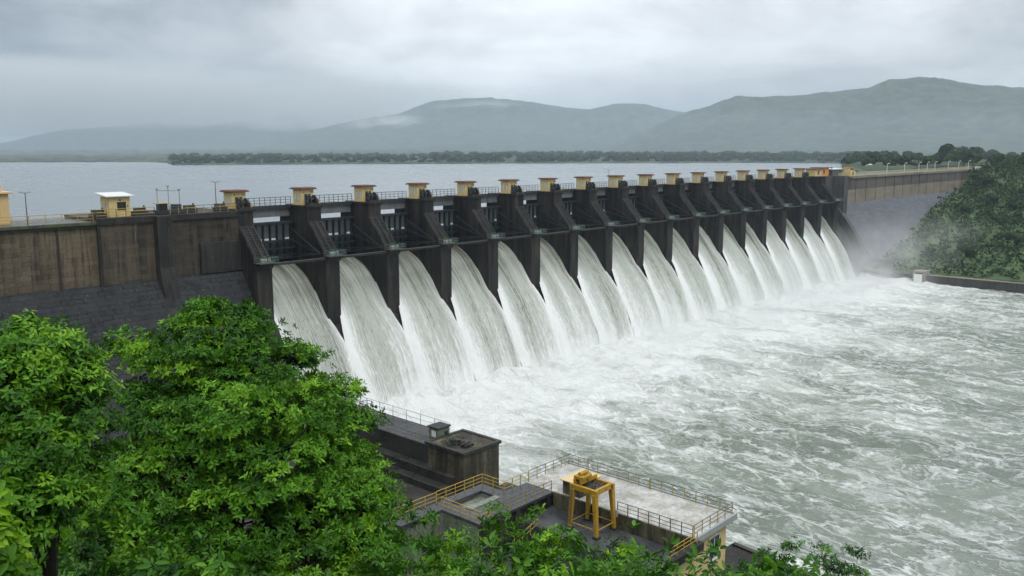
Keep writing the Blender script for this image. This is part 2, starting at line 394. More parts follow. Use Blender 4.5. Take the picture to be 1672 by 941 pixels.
# ogee body
sprof = [(153,27.7),(150,27.6),(148.6,27.05),(145.5,25.4),(142.6,22.4),(140.2,19.2),(137.3,15.3),(133.6,9.1),(130.2,1.6),(128.6,-1.5)]
ogee = [(y+.55, z-.75) for y, z in sprof]
og = MB().prism_x([(165,-6)] + [(165, 26)] + ogee + [(129.4,-6)], X0-PW+.01, X0+PITCHX*NB+14)
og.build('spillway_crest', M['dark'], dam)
# bridge spans
b = MB(); x0, x1 = X0+.2, X0+PITCHX-PW-.2
b.box(x0, x1, 150.0, 157.0, 38.2, 38.75)
sp = b.build('bridge_span', M['fascia'], dam, bevel=.03)
g1 = MB().box(x0, x1, 150.3, 150.9, 36.75, 38.197).box(x0, x1, 155.7, 156.3, 36.75, 38.197).build('girder', M['fascia'], sp)
g2 = MB().box(x0, x1, 149.86, 149.995, 38.3, 39.0).build('kerb', M['iron'], sp)
for n in range(1, NB):
    q = sp.copy(); col.objects.link(q); q.parent = dam; q.location = (PITCHX*n, 0, 0)
    for c in (g1, g2):
        d = c.copy(); col.objects.link(d); d.parent = q
# radial gates
def gate_y(z): return 149.8 + .75*math.sqrt(max(0, 1-((z-31.8)/9.5)**2))*2 - 1.2
gx0, gx1 = X0+.06, X0+PITCHX-PW-.06
def gprof(z0, z1, off, th, k=10):
    zz = np.linspace(z0, z1, k)
    return [(gate_y(z)+off, z) for z in zz] + [(gate_y(z)+off+th, z) for z in zz[::-1]]
gate = MB().prism_x(gprof(28.3, 35.85, 0, .12), gx0, gx1).build('radial_gate', M['gateskin'], dam)
gp = MB()
nb_ = 7
for k in range(nb_):
    a = gx0 + .5 + (gx1-gx0-1.0)*k/nb_; c = gx0 + .5 + (gx1-gx0-1.0)*(k+1)/nb_
    gp.prism_x(gprof(32.2, 34.95, -.05, .03, 6), a+.22, c-.22)
gpan = gp.build('panel', M['gatepanel'], gate)
wl = MB()
for k in range(nb_):
    if k in (5,): continue
    a = gx0 + .5 + (gx1-gx0-1.0)*k/nb_; c = gx0 + .5 + (gx1-gx0-1.0)*(k+1)/nb_
    wl.prism_x(gprof(32.25, 32.62, -.16, .06, 3), a+.25, c-.25)
gleak = wl.build('leaking_water', M['foam'], gate)
grib = MB()
for k in range(nb_+1):
    a = gx0 + .5 + (gx1-gx0-1.0)*k/nb_
    grib.prism_x(gprof(28.4, 35.75, -.55, .5), a-.1, a+.1)
grib = grib.build('rib', M['gate'], gate)
gg = MB()
for z in (29.2, 30.6, 32.0, 35.6): gg.box(gx0+.02, gx1-.02, gate_y(z)-1.0, gate_y(z)-.56, z-.16, z+.16)
gg = gg.build('girder', M['gate'], gate)
ga = []
for sx in (gx0+.5, gx1-.5):
    m = MB()
    for z in (29.2, 32.0, 34.2): m.bar((sx, gate_y(z)-.8, z), (sx, 140.2, 30.0), .22, 4)
    m.bar((sx, 146, 29.5), (sx, 146, 32.6), .12, 4)
    ga.append(m.build('arm', M['gate'], gate))
for n in range(1, NB):
    q = gate.copy(); col.objects.link(q); q.parent = dam; q.location = (PITCHX*n, 0, 0)
    for c in [gpan, gleak, grib, gg] + ga:
        d = c.copy(); col.objects.link(d); d.parent = q
# left non-overflow section
def wall_prof(z0=28, y0=144.6, foot=0):
    return [(158,foot-2),(158,38.2),(y0,38.2),(y0,z0),(y0-.35,z0),(y0-(z0-foot)*.78,foot),(y0-(z0-foot)*.78,foot-2)]
XL = -70
MB().box(XL, 60.0, 144.6, 158, 28, 38.2).build('upper_wall', M['panel'], dam)
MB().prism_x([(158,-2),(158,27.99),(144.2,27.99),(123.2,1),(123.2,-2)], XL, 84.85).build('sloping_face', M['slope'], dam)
MB().box(XL, 59.597, 144.05, 144.597, 37.85, 38.35).build('coping', M['mosscoping'], dam, bevel=.05)
MB().box(XL, 59.597, 144.2, 144.597, 37.5, 37.847).build('cornice', M['dark'], dam)
for x in (12., 26.5, 40.5, 53.6): MB().box(x-.16, x+.16, 144.42, 144.597, 28.0, 37.49).build('pilaster', M['dark'], dam)
MB().box(60.003, 69.0, 144.35, 158, 28, 38.75).build('upper_wall', M['panel3'], dam)
MB().box(59.6, 84.8, 143.95, 144.347, 37.75, 38.78).build('coping', M['dark'], dam, bevel=.05)
MB().box(59.55, 60.05, 143.97, 144.34, 26.8, 37.74).build('pilaster', M['dark'], dam)
MB().prism_x([(146,0),(146,38.76),(142.9,38.76),(142.9,30),(141.5,24.5),(124.5,3),(124.5,0)], 69.003, 71.6).build('buttress', M['dark'], dam, bevel=.1)
MB().box(71.603, 84.85, 144.36, 158, 28, 38.75).build('upper_wall', M['panel2'], dam)
MB().box(77.0, 84.84, 143.9, 144.357, 28, 33.5).build('block_course', M['dark'], dam, bevel=.08)
# training walls along the outer gates
def tw(x0, x1, up):
    pr = [(148,0),(148,29)] + [(y, z+up) for y, z in sprof[3:8]] + [(130.8, 5+up*.6), (122, 6.5), (122, 0)]
    return MB().prism_x(pr, x0, x1)
tw(X0-PW-.6, X0-.1, 1.6).build('training_wall', M['dark'], dam, bevel=.1)
XR = X0+PITCHX*NB                    # 343.1
tw(XR+10.5, XR+14.0, 3.).build('training_wall', M['rightdark'], dam, bevel=.1)
# right end block and non-overflow section
MB().box(XR+.2, XR+14, 146.2, 158, 26, 38.75).build('upper_wall', M['rightdark'], dam)
MB().box(XR+11.5, XR+15.5, 141.5, 158, 22, 38.9).build('end_block', M['rightdark'], dam, bevel=.15)
MB().box(XR+15.503, 560, 146.2, 158, 27, 38.2).build('upper_wall', M['rightupper'], dam)
MB().box(XR+15.503, 539, 146.1, 146.197, 27, 32.6).build('wall_panel', M['rightwall'], dam)
MB().prism_x([(158,-2),(158,26.99),(145.9,26.99),(123.0,-2)], XR+14.003, 560).build('sloping_face', M['rightslope'], dam)
MB().box(XR+15.503, 540, 145.7, 146.197, 37.3, 38.4).build('coping', M['rightwall'], dam, bevel=.05)
for k in range(16):
    x = XR+24+k*11.5; MB().box(x-.12, x+.12, 146.05, 146.197, 27.0, 37.29).build('pilaster', M['rightdark'], dam)
MB().box(540.003, 552, 142.5, 158, 26, 38.45).build('abutment', M['rightwall'], dam, bevel=.1)

# cascades
def cascade():
    ns, nu = 110, 56
    P = np.array(sprof); seg = np.r_[0, np.cumsum(np.hypot(*np.diff(P, axis=0).T))]; L = seg[-1]
    sv = np.linspace(0, L, ns)
    # smooth resample
    y = np.interp(sv, seg, P[:, 0]); z = np.interp(sv, seg, P[:, 1])
    k = np.ones(9)/9
    yp = np.pad(y, 4, mode='edge'); zp = np.pad(z, 4, mode='edge')
    y = np.convolve(yp, k, 'valid'); z = np.convolve(zp, k, 'valid')
    ty, tz = np.gradient(y), np.gradient(z); ln = np.hypot(ty, tz); ny, nz = tz/ln, -ty/ln     # downstream/up side normal
    ny, nz = -np.abs(ny), np.abs(nz)
    out = []
    for var in range(6):
        u = np.linspace(-1, 1, nu)[None, :]; v = (sv/L)[:, None]
        wid = 5.93 + 1.75*np.clip((139.6-y)/4.2, 0, 1)[:, None]**.9
        wob = (fbm(v*14+var*9, np.sign(u)*3+var, 3, 3)-.47)*np.clip((v-.6)*3, 0, 1)*.7
        X = u*(wid+wob)
        st = (fbm(X*1.9+var*31, v*5+var*3, 5, 4)-.47)
        cl = (fbm(X*2.6+var*13, v*34+var*7, 8, 3)-.45)
        rampv = np.clip((v-.3)*2.0, 0, 1)
        bulge = (1.0*(1-np.abs(u)**5)-.3)*rampv*np.clip((1.15-v)*3, .3, 1)
        lean = .35*np.exp(-((u+.86)/.12)**2)*rampv
        h = st*(.18+.55*v) + cl*.55*np.clip(v-.2, 0, 1) + bulge + lean - .25*(np.abs(u) > .995)*(v < .3)
        Y = y[:, None] + ny[:, None]*h; Z = z[:, None] + nz[:, None]*h
        me = grid_mesh('cascade', X+0*Y, Y, Z)
        uvl = me.uv_layers.new(name='UVMap')
        li = np.empty(len(me.loops), dtype=np.int32); me.loops.foreach_get('vertex_index', li)
        uu = (np.broadcast_to(u*.5+.5, (ns, nu))).ravel()[li]; vv = np.broadcast_to(v, (ns, nu)).ravel()[li]
        uvl.data.foreach_set('uv', np.stack([uu, vv], 1).astype(np.float32).ravel())
        out.append(me)
    return out
CM = cascade()
for n in range(NB):
    o = link('cascade', CM[(n*5+1) % 6], M['sheet'], None, (X0+PITCHX*n+(PITCHX-PW)/2, 0, 0))
    end = 'white sheet of water pouring down the spillway under the %s gate from the left' % ORD[n]
    if n == NB-1: end = 'farthest white sheet of water, pouring beside the right end block'
    if n == 0: end = 'nearest white sheet of water, half behind the big green tree'
    tag(o, end, 'waterfall', 'sheets of water on the spillway')

# ------------------------------------------------------------------ things along the crest
def cabin(n, x, y, z, wallm, roofm):
    t = thing('hoist_cabin', (x, y, z), '', 'cabin', 'hoist cabins on the spillway piers')
    w = MB().box(x-1.45, x+1.45, y-1.4, y+1.4, z, z+3.05).build('wall', wallm, t, bevel=.03)
    MB().box(x-1.95, x+1.95, y-1.9, y+1.9, z+3.05, z+3.27).box(x-1.75, x+1.75, y-1.7, y+1.7, z+3.27, z+3.42).build('roof', roofm, t, bevel=.05)
    d = MB().box(x-.75, x+.75, y-1.45, y-1.403, z+.05, z+2.15).build('door', M['iron'], t)
    MB().box(x-.07, x+.07, y-1.48, y-1.453, z+.2, z+2.1).build('door_strip', M['white'], d)
    wn = MB().box(x-1.5, x-1.453, y-.55, y+.35, z+.95, z+2.1).build('window', M['glasspale'], t)
    MB().box(x-1.53, x-1.455, y-.62, y-.553, z+.9, z+2.15).box(x-1.53, x-1.455, y+.353, y+.42, z+.9, z+2.15).box(x-1.53, x-1.455, y-.14, y-.06, z+.95, z+2.1).build('frame', M['white'], wn)
    MB().box(x-.95, x-.75, y-1.44, y-1.403, z+2.4, z+2.65).box(x+.6, x+.8, y-1.44, y-1.403, z+2.4, z+2.65).box(x+1.0, x+1.2, y-1.44, y-1.403, z+2.4, z+2.65).build('vent', M['iron'], t)
    return t
cab0 = cabin(0, px(0), 148.0, 38.96, M['yellowwall'], M['roof'])
cab0['label'] = 'nearest of the yellow hoist cabins under brown-red roofs, left end of the gated crest'
for n in range(1, NB):
    copy_tree(cab0, (px(n), 148.0, 38.96), 'small yellow hoist cabin standing on the %s spillway pier from the left' % ORD[n])
# hoist machinery in front of each cabin
def hoist(x, y, z):
    t = thing('gate_hoist', (x, y, z), 'dark gate hoist gears in front of the nearest yellow cabin', 'hoist machine', 'gate hoists on the spillway piers')
    MB().box(x-1.15, x+1.15, y-.75, y+.75, z, z+.35).build('bed_frame', M['iron'], t)
    for sx in (-.55, .55):
        m = MB()
        for k in range(16):
            a0, a1 = 2*PI*k/16, 2*PI*(k+1)/16; r = .85
            m.add([(x+sx-.12, y, z+1.15), (x+sx-.12, y+r*math.cos(a0), z+1.15+r*math.sin(a0)), (x+sx-.12, y+r*math.cos(a1), z+1.15+r*math.sin(a1)),
                   (x+sx+.12, y, z+1.15), (x+sx+.12, y+r*math.cos(a0), z+1.15+r*math.sin(a0)), (x+sx+.12, y+r*math.cos(a1), z+1.15+r*math.sin(a1))],
                  [(0,1,2),(3,5,4),(1,4,5,2)])
        m.build('gear_wheel', M['iron'], t)
    MB().bar((x-1.1, y, z+1.15), (x+1.1, y, z+1.15), .32, 12).build('drum', M['iron'], t)
    MB().box(x+.75, x+1.3, y-.5, y+.3, z+.35, z+1.25).box(x-1.4, x-.9, y-.4, y+.4, z+.35, z+.95).build('motor', M['iron'], t, bevel=.06)
    MB().bar((x+1.25, y-.7, z+.3), (x+1.25, y-.7, z+.75), .2, 8).build('yellow_drum', M['railyellow'], t)
    return t
h0 = hoist(px(0)+.1, 145.4, 38.96)
for n in range(1, NB):
    copy_tree(h0, (px(n)+.1, 145.4, 38.96), 'dark gate hoist gears before the yellow cabin on %s pier from left' % ORD[n])
# trunnion platforms on the pier noses
def platform(x, y, z):
    t = thing('trunnion_platform', (x, y, z), 'small green railed platform on the nose of the nearest spillway pier', 'platform', 'trunnion platforms on the pier noses')
    MB().box(x-1.9, x+1.9, y-1.7, y+.5, z, z+.14).build('deck', M['railgrey'], t)
    MB().bar((x-1.3, y-.1, z-.75), (x-1.3, y-1.5, z-.02), .09, 4).bar((x+1.3, y-.1, z-.75), (x+1.3, y-1.5, z-.02), .09, 4).box(x-1.5, x+1.5, y-.45, y-.01, z-1., z-.003).build('bracket', M['dark'], t)
    r = MB()
    for zz in (.55, 1.05):
        r.bar((x-1.85, y-1.65, z+zz), (x+1.85, y-1.65, z+zz), .06, 5)
        for sx in (-1.85, 1.85): r.bar((x+sx, y-1.65, z+zz), (x+sx, y+.4, z+zz), .045, 5)
    for k in range(5): r.bar((x-1.85+k*.925, y-1.65, z+.1), (x-1.85+k*.925, y-1.65, z+1.08), .045, 5)
    for sx in (-1.85, 1.85): r.bar((x+sx, y+.4, z+.1), (x+sx, y+.4, z+1.08), .045, 5)
    r.build('railing', M['green'], t)
    MB().box(x-.9, x+.2, y-.6, y+.1, z+.14, z+.75).bar((x+.7, y-.5, z+.14), (x+.7, y-.5, z+.8), .22, 8).build('winch', M['palesteel'], t, bevel=.05)
    v = MB()
    rr = random.Random(5)
    for k in range(46):
        c = (x-.5+rr.gauss(0, .55), y-.3+rr.gauss(0, .3), z+.75+rr.random()*.5); a = rr.random()*6.28; l = .22
        v.add([c, (c[0]+l*math.cos(a), c[1]+l*math.sin(a), c[2]+.1), (c[0]+l*math.cos(a+.8), c[1]+l*math.sin(a+.8), c[2]+.15)], [(0,1,2)])
    v.build('weeds', M['leaflime'], t)
    return t
pf = platform(px(0), 138.9, 29.55)
for n in range(1, NB+1):
    copy_tree(pf, (px(n), 138.9, 29.55), 'small green railed platform on the nose of the %s pier from the left' % ORD[n])
cw = thing('catwalk', (X0, 138.9, 29.3), 'thin dark service catwalk linking all the pier noses just above the falling water', 'catwalk')
MB().box(X0-PW, XR+3, 139.05, 139.55, 29.18, 29.30).build('deck', M['railgrey'], cw)
MB().box(X0-PW, XR+3, 139.1, 139.5, 28.85, 29.177).build('beam', M['dark'], cw)
MB().bar((X0-PW, 139.1, 30.15), (XR+3, 139.1, 30.15), .03, 4).build('handrail', M['iron'], cw)

# railings (handrail + posts)
POSTM = {}
def railing(label, pts, h, spacing, rail, postm, nr=3, r=.035, pr=.045, group=None, name='railing'):
    t = thing(name, pts[0], label, 'railing', group)
    hr = MB(); posts = []
    for i in range(len(pts)-1):
        p = np.array(pts[i]); q = np.array(pts[i+1])
        for k in range(nr):
            z = h*(1-k/nr); hr.bar(p+(0,0,z), q+(0,0,z), r if k else r*1.25, 5)
        n = max(1, round(np.linalg.norm(q-p)/spacing))
        for k in range(n + (1 if i == len(pts)-2 else 0)): posts.append(p+(q-p)*k/n)
    hr.build('handrail', rail, t)
    key = (round(h, 2), pr, postm.name)
    if key not in POSTM:
        o = MB().bar((0,0,0), (0,0,h), pr, 6).build('post', postm, t, local=True); POSTM[key] = o.data
    else: o = link('post', POSTM[key], None, t)
    o.location = tuple(posts[0]-np.array(pts[0]))
    for p in posts[1:]:
        c = o.copy(); col.objects.link(c); c.parent = t; c.location = tuple(p-np.array(pts[0]))
    return t
for n in range(NB):
    lab = 'dark bridge railing between the %s and %s cabins from the left' % (ORD[n], ORD[n+1]) if n < NB-1 else 'dark bridge railing right of the farthest yellow spillway cabin'
    railing(lab, [(X0+PITCHX*n+.1, 149.93, 39.0), (X0+PITCHX*(n+1)-PW-.1, 149.93, 39.0)], 1.55, 1.15, M['iron'], M['iron'], 3, .045, .06, 'railings along the spillway bridge')
railing('long yellow railing along the left crest road beside the tan building', [(XL, 144.35, 38.36), (59.2, 144.35, 38.36)], 1.45, 2.4, M['railyellow'], M['railyellow'], 3, .04, .055)
railing('yellow and grey railing in front of the white-roofed yellow cabin', [(59.6, 144.1, 38.79), (69.2, 144.1, 38.79)], 1.45, 1.6, M['railyellow'], M['railgrey'], 3, .04, .06)
railing('dark railing between the hoist frame and the nearest spillway pier', [(72.0, 144.2, 38.79), (84.4, 144.2, 38.79)], 1.35, 1.5, M['railgrey'], M['railyellow'], 3, .04, .06)
railing('long pale yellow railing along the far right crest', [(XR+16, 145.95, 38.41), (540, 145.95, 38.41)], 1.35, 2.2, M['paleyellow'], M['paleyellow'], 3, .08, .1)
railing('white railing at the far right abutment', [(540.2, 142.8, 38.46), (551.5, 142.8, 38.46)], 1.2, 2.2, M['white'], M['white'], 2, .1, .1)

# crest road surface
o = MB().box(XL, 552, 150.0, 157.9, 38.756, 38.766)   # thin asphalt sheets per zone
MB().add([], [])
rd = MB(); rd.box(XL, 59.9, 145.2, 157.6, 38.204, 38.23); rd.box(XR+16, 539.9, 146.8, 157.6, 38.204, 38.23)
tag(rd.build('road', M['wetdeck'], None), 'wet grey service road along the dam crest', 'road', None, 'structure')

# left crest: white roofed cabin
t = thing('crest_cabin', (64.3, 147.5, 38.76), 'yellow cabin with a slanting white roof on the left crest', 'cabin')
x, y, z = 64.3, 147.6, 38.76
MB().box(x-1.75, x+1.75, y-1.6, y+1.6, z, z+3.3).build('wall', M['yellowwall'], t, bevel=.03)
MB().prism_x([(y-2.1, z+3.3), (y+2.1, z+3.75), (y+2.1, z+3.95), (y-2.1, z+3.5)], x-2.4, x+2.3).build('roof', M['roofwhite'], t, bevel=.03)
w = MB().box(x-.35, x+.95, y-1.66, y-1.603, z+1.15, z+2.45).build('window', M['glass'], t)
MB().box(x-.42, x-.35, y-1.69, y-1.61, z+1.1, z+2.5).box(x+.95, x+1.02, y-1.69, y-1.61, z+1.1, z+2.5).box(x+.26, x+.33, y-1.69, y-1.663, z+1.15, z+2.45).build('frame', M['iron'], w)
MB().box(x-1.81, x-1.753, y-.4, y+.4, z+1.5, z+2.4).build('window', M['glasspale'], t)
MB().box(x-.1, x+.25, y-1.65, y-1.603, z+2.65, z+2.9).box(x+1.25, x+1.4, y-1.65, y-1.603, z+1.6, z+1.95).build('meter_box', M['iron'], t)
# left edge tan building
t = thing('tan_building', (46.5, 152.5, 38.24), 'tall tan block building cut off by the left edge of the crest', 'building')
MB().box(40, 49.0, 150.2, 157, 38.24, 43.0).build('wall', M['tanwall'], t, bevel=.03)
MB().box(39.5, 49.5, 149.7, 157.5, 43.0, 43.3).build('roof_slab', M['tanwall'], t, bevel=.04)
MB().box(40.5, 48.3, 150.8, 156.8, 43.3, 44.5).build('parapet', M['tanwall'], t, bevel=.03)
# dark valve gear beside the cabin
def gear(x, y, z, label):
    t = thing('valve_gear', (x, y, z), label, 'machine')
    MB().box(x-1.3, x+1.3, y-.6, y+.6, z, z+.7).box(x-.9, x+.3, y-.45, y+.45, z+.7, z+1.35).build('gearbox', M['iron'], t, bevel=.05)
    MB().lathe((x+.8, y, z+.7), [(.3,0),(.3,.6),(.15,.8),(.08,1.0)], 10).build('actuator', M['iron'], t)
    MB().bar((x-1.2, y-.62, z+.9), (x+1.2, y-.62, z+.9), .06, 5).build('shaft', M['railyellow'], t)
    return t
gear(60.7, 146.2, 38.76, 'dark valve gearbox left of the white-roofed yellow cabin')
gear(68.0, 147.0, 38.76, 'dark valve gearbox right of the white-roofed yellow cabin')
gear(76.8, 146.8, 38.76, 'dark valve gearbox midway between the hoist frame and first pier')
gear(82.6, 146.6, 38.76, 'dark valve gearbox at the foot of the tall lamp post')
# hoist frame with three posts
t = thing('lifting_gantry', (73.0, 146.5, 38.76), 'open steel hoist frame with three slender posts over dark machinery', 'hoist frame')
MB().box(70.6, 75.2, 145.4, 147.6, 38.77, 39.5).box(71.0, 72.4, 145.7, 147.2, 39.5, 40.6).box(73.6, 74.9, 145.7, 147.2, 39.5, 40.4).build('machine_base', M['iron'], t, bevel=.08)
for xx, hh in ((71.0, 43.0), (73.0, 43.4), (75.0, 42.8)):
    MB().bar((xx, 146.5, 39.4), (xx, 146.5, hh), .09, 6).lathe((xx, 146.5, hh), [(.1,0),(.28,.12),(.22,.3),(.05,.35)], 8).build('post', M['palesteel'], t)
MB().bar((71.0, 146.5, 42.85), (75.0, 146.5, 42.75), .07, 5).build('crossbar', M['palesteel'], t)
MB().box(70.0, 72.6, 144.9, 146.3, 40.65, 40.75).build('canopy', M['railyellow'], t)
# lamp posts
def lamp(x, y, z, h, label, twin=True, r=.07, group=None):
    t = thing('lamp_post', (x, y, z), label, 'lamp post', group)
    MB().bar((x, y, z), (x, y, z+h), r*1.2, 8, r*.8).build('pole', M['railgrey'] if twin else M['white'], t)
    a = MB().bar((x, y, z+h-.15), (x+.45, y-.2, z+h), r*.5, 5)
    if twin: a.bar((x, y, z+h-.15), (x-.45, y+.1, z+h), r*.5, 5)
    a.build('bracket', M['railgrey'], t)
    k_ = 1 if twin else 2.4
    MB().box(x+.3, x+.3+.45*k_, y-.1-.25*k_, y-.1, z+h-.03, z+h+.12*k_).build('lamp_head', M['lamphead'] if not twin else M['palesteel'], t)
    if twin: MB().box(x-.75, x-.3, y-.02, y+.22, z+h-.03, z+h+.12).build('lamp_head', M['palesteel'], t)
    return t
lamp(50.4, 147.2, 38.24, 5.0, 'thin twin lamp post on the left crest right of the tan building')
lamp(81.6, 146.0, 38.77, 5.3, 'dark twin lamp post just left of the nearest spillway cabin')
lamp(207.4, 151.2, 39.0, 4.9, 'thin lamp post rising behind the ninth spillway cabin')
rl = [(417, 'nearest to the yellow kiosk'), (440, 'second from the yellow kiosk'), (460.5, 'third from the yellow kiosk'), (473, 'fourth from the yellow kiosk'), (485, 'fifth from the yellow kiosk'), (507, 'third from the abutment end'), (525.5, 'second from the abutment end'), (543.5, 'closest to the abutment end')]
for x, l in rl: lamp(x, 147.2, 38.3, 4.6, 'white-headed lamp post on the right crest, %s' % l, False, .11, 'lamp posts along the right crest')
# right end cabins
t = thing('orange_cabin', (351.5, 150, 38.76), 'orange flat-roofed cabin joined right of the last yellow cabin', 'cabin')
MB().box(348.6, 355.4, 148.6, 153, 38.76, 42.0).build('wall', M['orangewall'], t, bevel=.03)
MB().box(348.1, 355.9, 148.1, 153.5, 42.0, 42.3).build('roof', M['roof'], t, bevel=.04)
MB().box(350, 351.3, 148.54, 148.597, 39.9, 41.2).build('window', M['glass'], t)
t = thing('yellow_cabin', (342.5, 149, 38.96), 'wide yellow cabin with orange roof edge just left of the orange cabin', 'cabin')
MB().box(339.6, 345.8, 147.4, 151.4, 38.96, 41.7).build('wall', M['yellowwall'], t, bevel=.03)
MB().box(339.0, 346.4, 146.8, 152, 41.7, 42.0).build('roof', M['roof'], t, bevel=.04)
MB().box(342, 343.2, 147.34, 147.397, 39.6, 41.0).build('door', M['iron'], t)
t = thing('tarp_shed', (361, 150, 38.76), 'dark grey sheeted shed with a pale roof beside the orange cabin', 'shed')
MB().box(356.6, 367.2, 147.6, 153, 38.76, 41.3).build('wall', M['tarp'], t)
MB().prism_x([(147.2,41.3),(153.4,41.6),(153.4,41.8),(147.2,41.5)], 356.2, 367.6).build('roof', M['roofwhite'], t)
MB().bar((361.5,150,41.5),(361.5,150,42.2), .35, 8).build('vent', M['iron'], t)
t = thing('yellow_kiosk', (369, 146, 38.9), 'bright yellow stepped kiosk on the right end block of the dam', 'kiosk')
MB().box(366.6, 371.6, 144.0, 148, 38.41, 40.6).box(367.6, 370.4, 144.6, 147.4, 40.6, 41.9).build('wall', M['yellowwall'], t, bevel=.05)
MB().box(367.9, 368.7, 144.53, 144.597, 40.8, 41.6).box(369.2, 370.0, 144.53, 144.597, 40.8, 41.6).box(368.6, 369.5, 143.94, 143.997, 38.8, 40.3).build('window', M['glass'], t)
MB().box(367.3, 370.7, 144.3, 147.7, 41.9, 42.1).build('roof', M['railyellow'], t)
MB().box(XR+11.6, 372.5, 142.5, 157, 38.253, 38.4).build('plinth', M['rightdark'], t)

# ------------------------------------------------------------------ works below the dam
# long divide block between spillway and terrace
t = thing('divide_block', (86, 100, 0), 'long dark concrete block running from the dam toe into the white water', 'concrete block')
MB().box(82.2, 88.1, 90.2, 122.5, -3, 7.6).build('wall', M['blackwet'], t, bevel=.06)
MB().box(81.2, 88.35, 82.9, 90.197, -3, 8.6).build('end_wall', M['oldyellow'], t, bevel=.06)
MB().box(80.9, 88.6, 82.6, 83.2, 8.3, 8.75).box(80.9, 81.5, 83.203, 90.5, 8.3, 8.75).box(88.0, 88.6, 83.203, 90.5, 8.3, 8.75).box(81.503, 87.997, 89.9, 90.5, 8.3, 8.75).build('parapet', M['blackwet'], t, bevel=.05)
MB().box(82.25, 88.05, 90.6, 122, 7.603, 7.66).build('top_slab', M['wetdeck'], t)
MB().box(80.6, 82.197, 84.5, 122, 3.2, 4.9).box(79.0, 80.597, 84.5, 122, 2.5, 3.6).build('ledge', M['blackwet'], t, bevel=.08)
t = thing('small_hut', (84.8, 91.6, 7.66), 'small pale green hut with a dark overhanging roof on the divide block', 'hut')
x, y, z = 84.8, 91.6, 7.663
MB().box(x-1.1, x+1.1, y-1.0, y+1.0, z, z+2.1).build('wall', M['mosswall'], t, bevel=.03)
MB().box(x-1.3, x+1.3, y-1.2, y+1.2, z+2.1, z+2.3).build('roof', M['iron'], t, bevel=.03)
MB().box(x+.1, x+.8, y-1.05, y-1.003, z+.3, z+1.5).build('door', M['iron'], t)
MB().box(x-1.15, x-1.103, y-.5, y+.4, z+.8, z+1.7).build('window', M['white'], t)
t = thing('pump', (84.0, 107.5, 7.66), 'dark upright pump inside a low guard near the dam end of the block', 'pump')
MB().lathe((84.0, 107.5, 7.663), [(.9,0),(.95,.5),(.75,.9),(.75,1.7),(.5,1.95),(.3,2.3)], 12).build('body', M['iron'], t, True)
m = MB()
for k in range(8):
    a = 2*PI*k/8; b_ = 2*PI*(k+1)/8; pA = (84+1.05*math.cos(a), 107.5+1.05*math.sin(a)); pB = (84+1.05*math.cos(b_), 107.5+1.05*math.sin(b_))
    m.bar((*pA, 9.3), (*pA, 10.4), .05, 4).bar((*pA, 10.4), (*pB, 10.4), .05, 4)
m.build('guard', M['iron'], t)
railing('thin pale wire railing along the river edge of the divide block', [(87.8, 122, 7.66), (87.8, 92.5, 7.66)], 1.7, 3.4, M['palesteel'], M['railgrey'], 2, .035, .04)
railing('low rusty railing along the terrace edge of the divide block', [(82.5, 106, 7.66), (82.5, 91.5, 7.66)], 1.0, 2.4, M['iron'], M['railyellow'], 2, .03, .035)
t = thing('rubble_heap', (83.4, 86.6, 8.6), 'heap of broken planks and weeds on the end of the divide block', 'debris')
m = MB(); rr = random.Random(3)
for k in range(34):
    c = (83.2+rr.gauss(0,.7), 86.6+rr.gauss(0,.9), 8.62+rr.random()*.6); a = rr.random()*6.28; l = .3+rr.random()*.8
    m.bar(c, (c[0]+l*math.cos(a), c[1]+l*math.sin(a), c[2]+rr.gauss(0,.25)), .05+rr.random()*.07, 4)
m.build('planks', M['iron'], t)
MB().box(82.9, 84.6, 84.2, 85.2, 8.603, 8.95).build('slab', M['dark'], t, bevel=.05)
m = MB()
for k in range(120):
    c = (83.0+rr.gauss(0,.5), 87.3+rr.gauss(0,.6), 8.65+rr.random()*.55); a = rr.random()*6.28; l = .25
    m.add([c, (c[0]+l*math.cos(a), c[1]+l*math.sin(a), c[2]+.1), (c[0]+l*math.cos(a+.7), c[1]+l*math.sin(a+.7), c[2]+.14)], [(0,1,2)])
m.build('weeds', M['leafdeep'], t)
# terrace between
tr = MB().box(40, 81.0, 61.5, 123.5, -4, 2.6); tag(tr.build('terrace', M['terrace'], None), 'dark wet concrete terrace between the dam and the outlet works', 'terrace', None, 'structure')
MB()
t = thing('stone_slab', (88.9, 78.5, 1.2), 'low dark concrete slab in the water at the foot of the block end', 'slab')
MB().box(84.0, 89.5, 76.8, 82.5, -3, 2.3).box(86.0, 90.5, 75.2, 76.797, -3, 1.6).build('slab', M['blackwet'], t, bevel=.1)

# outlet building
ob = thing('outlet_building', (66, 48, 0), 'stepped outlet works of dark walls, pale roof deck and beige end wall', 'building')
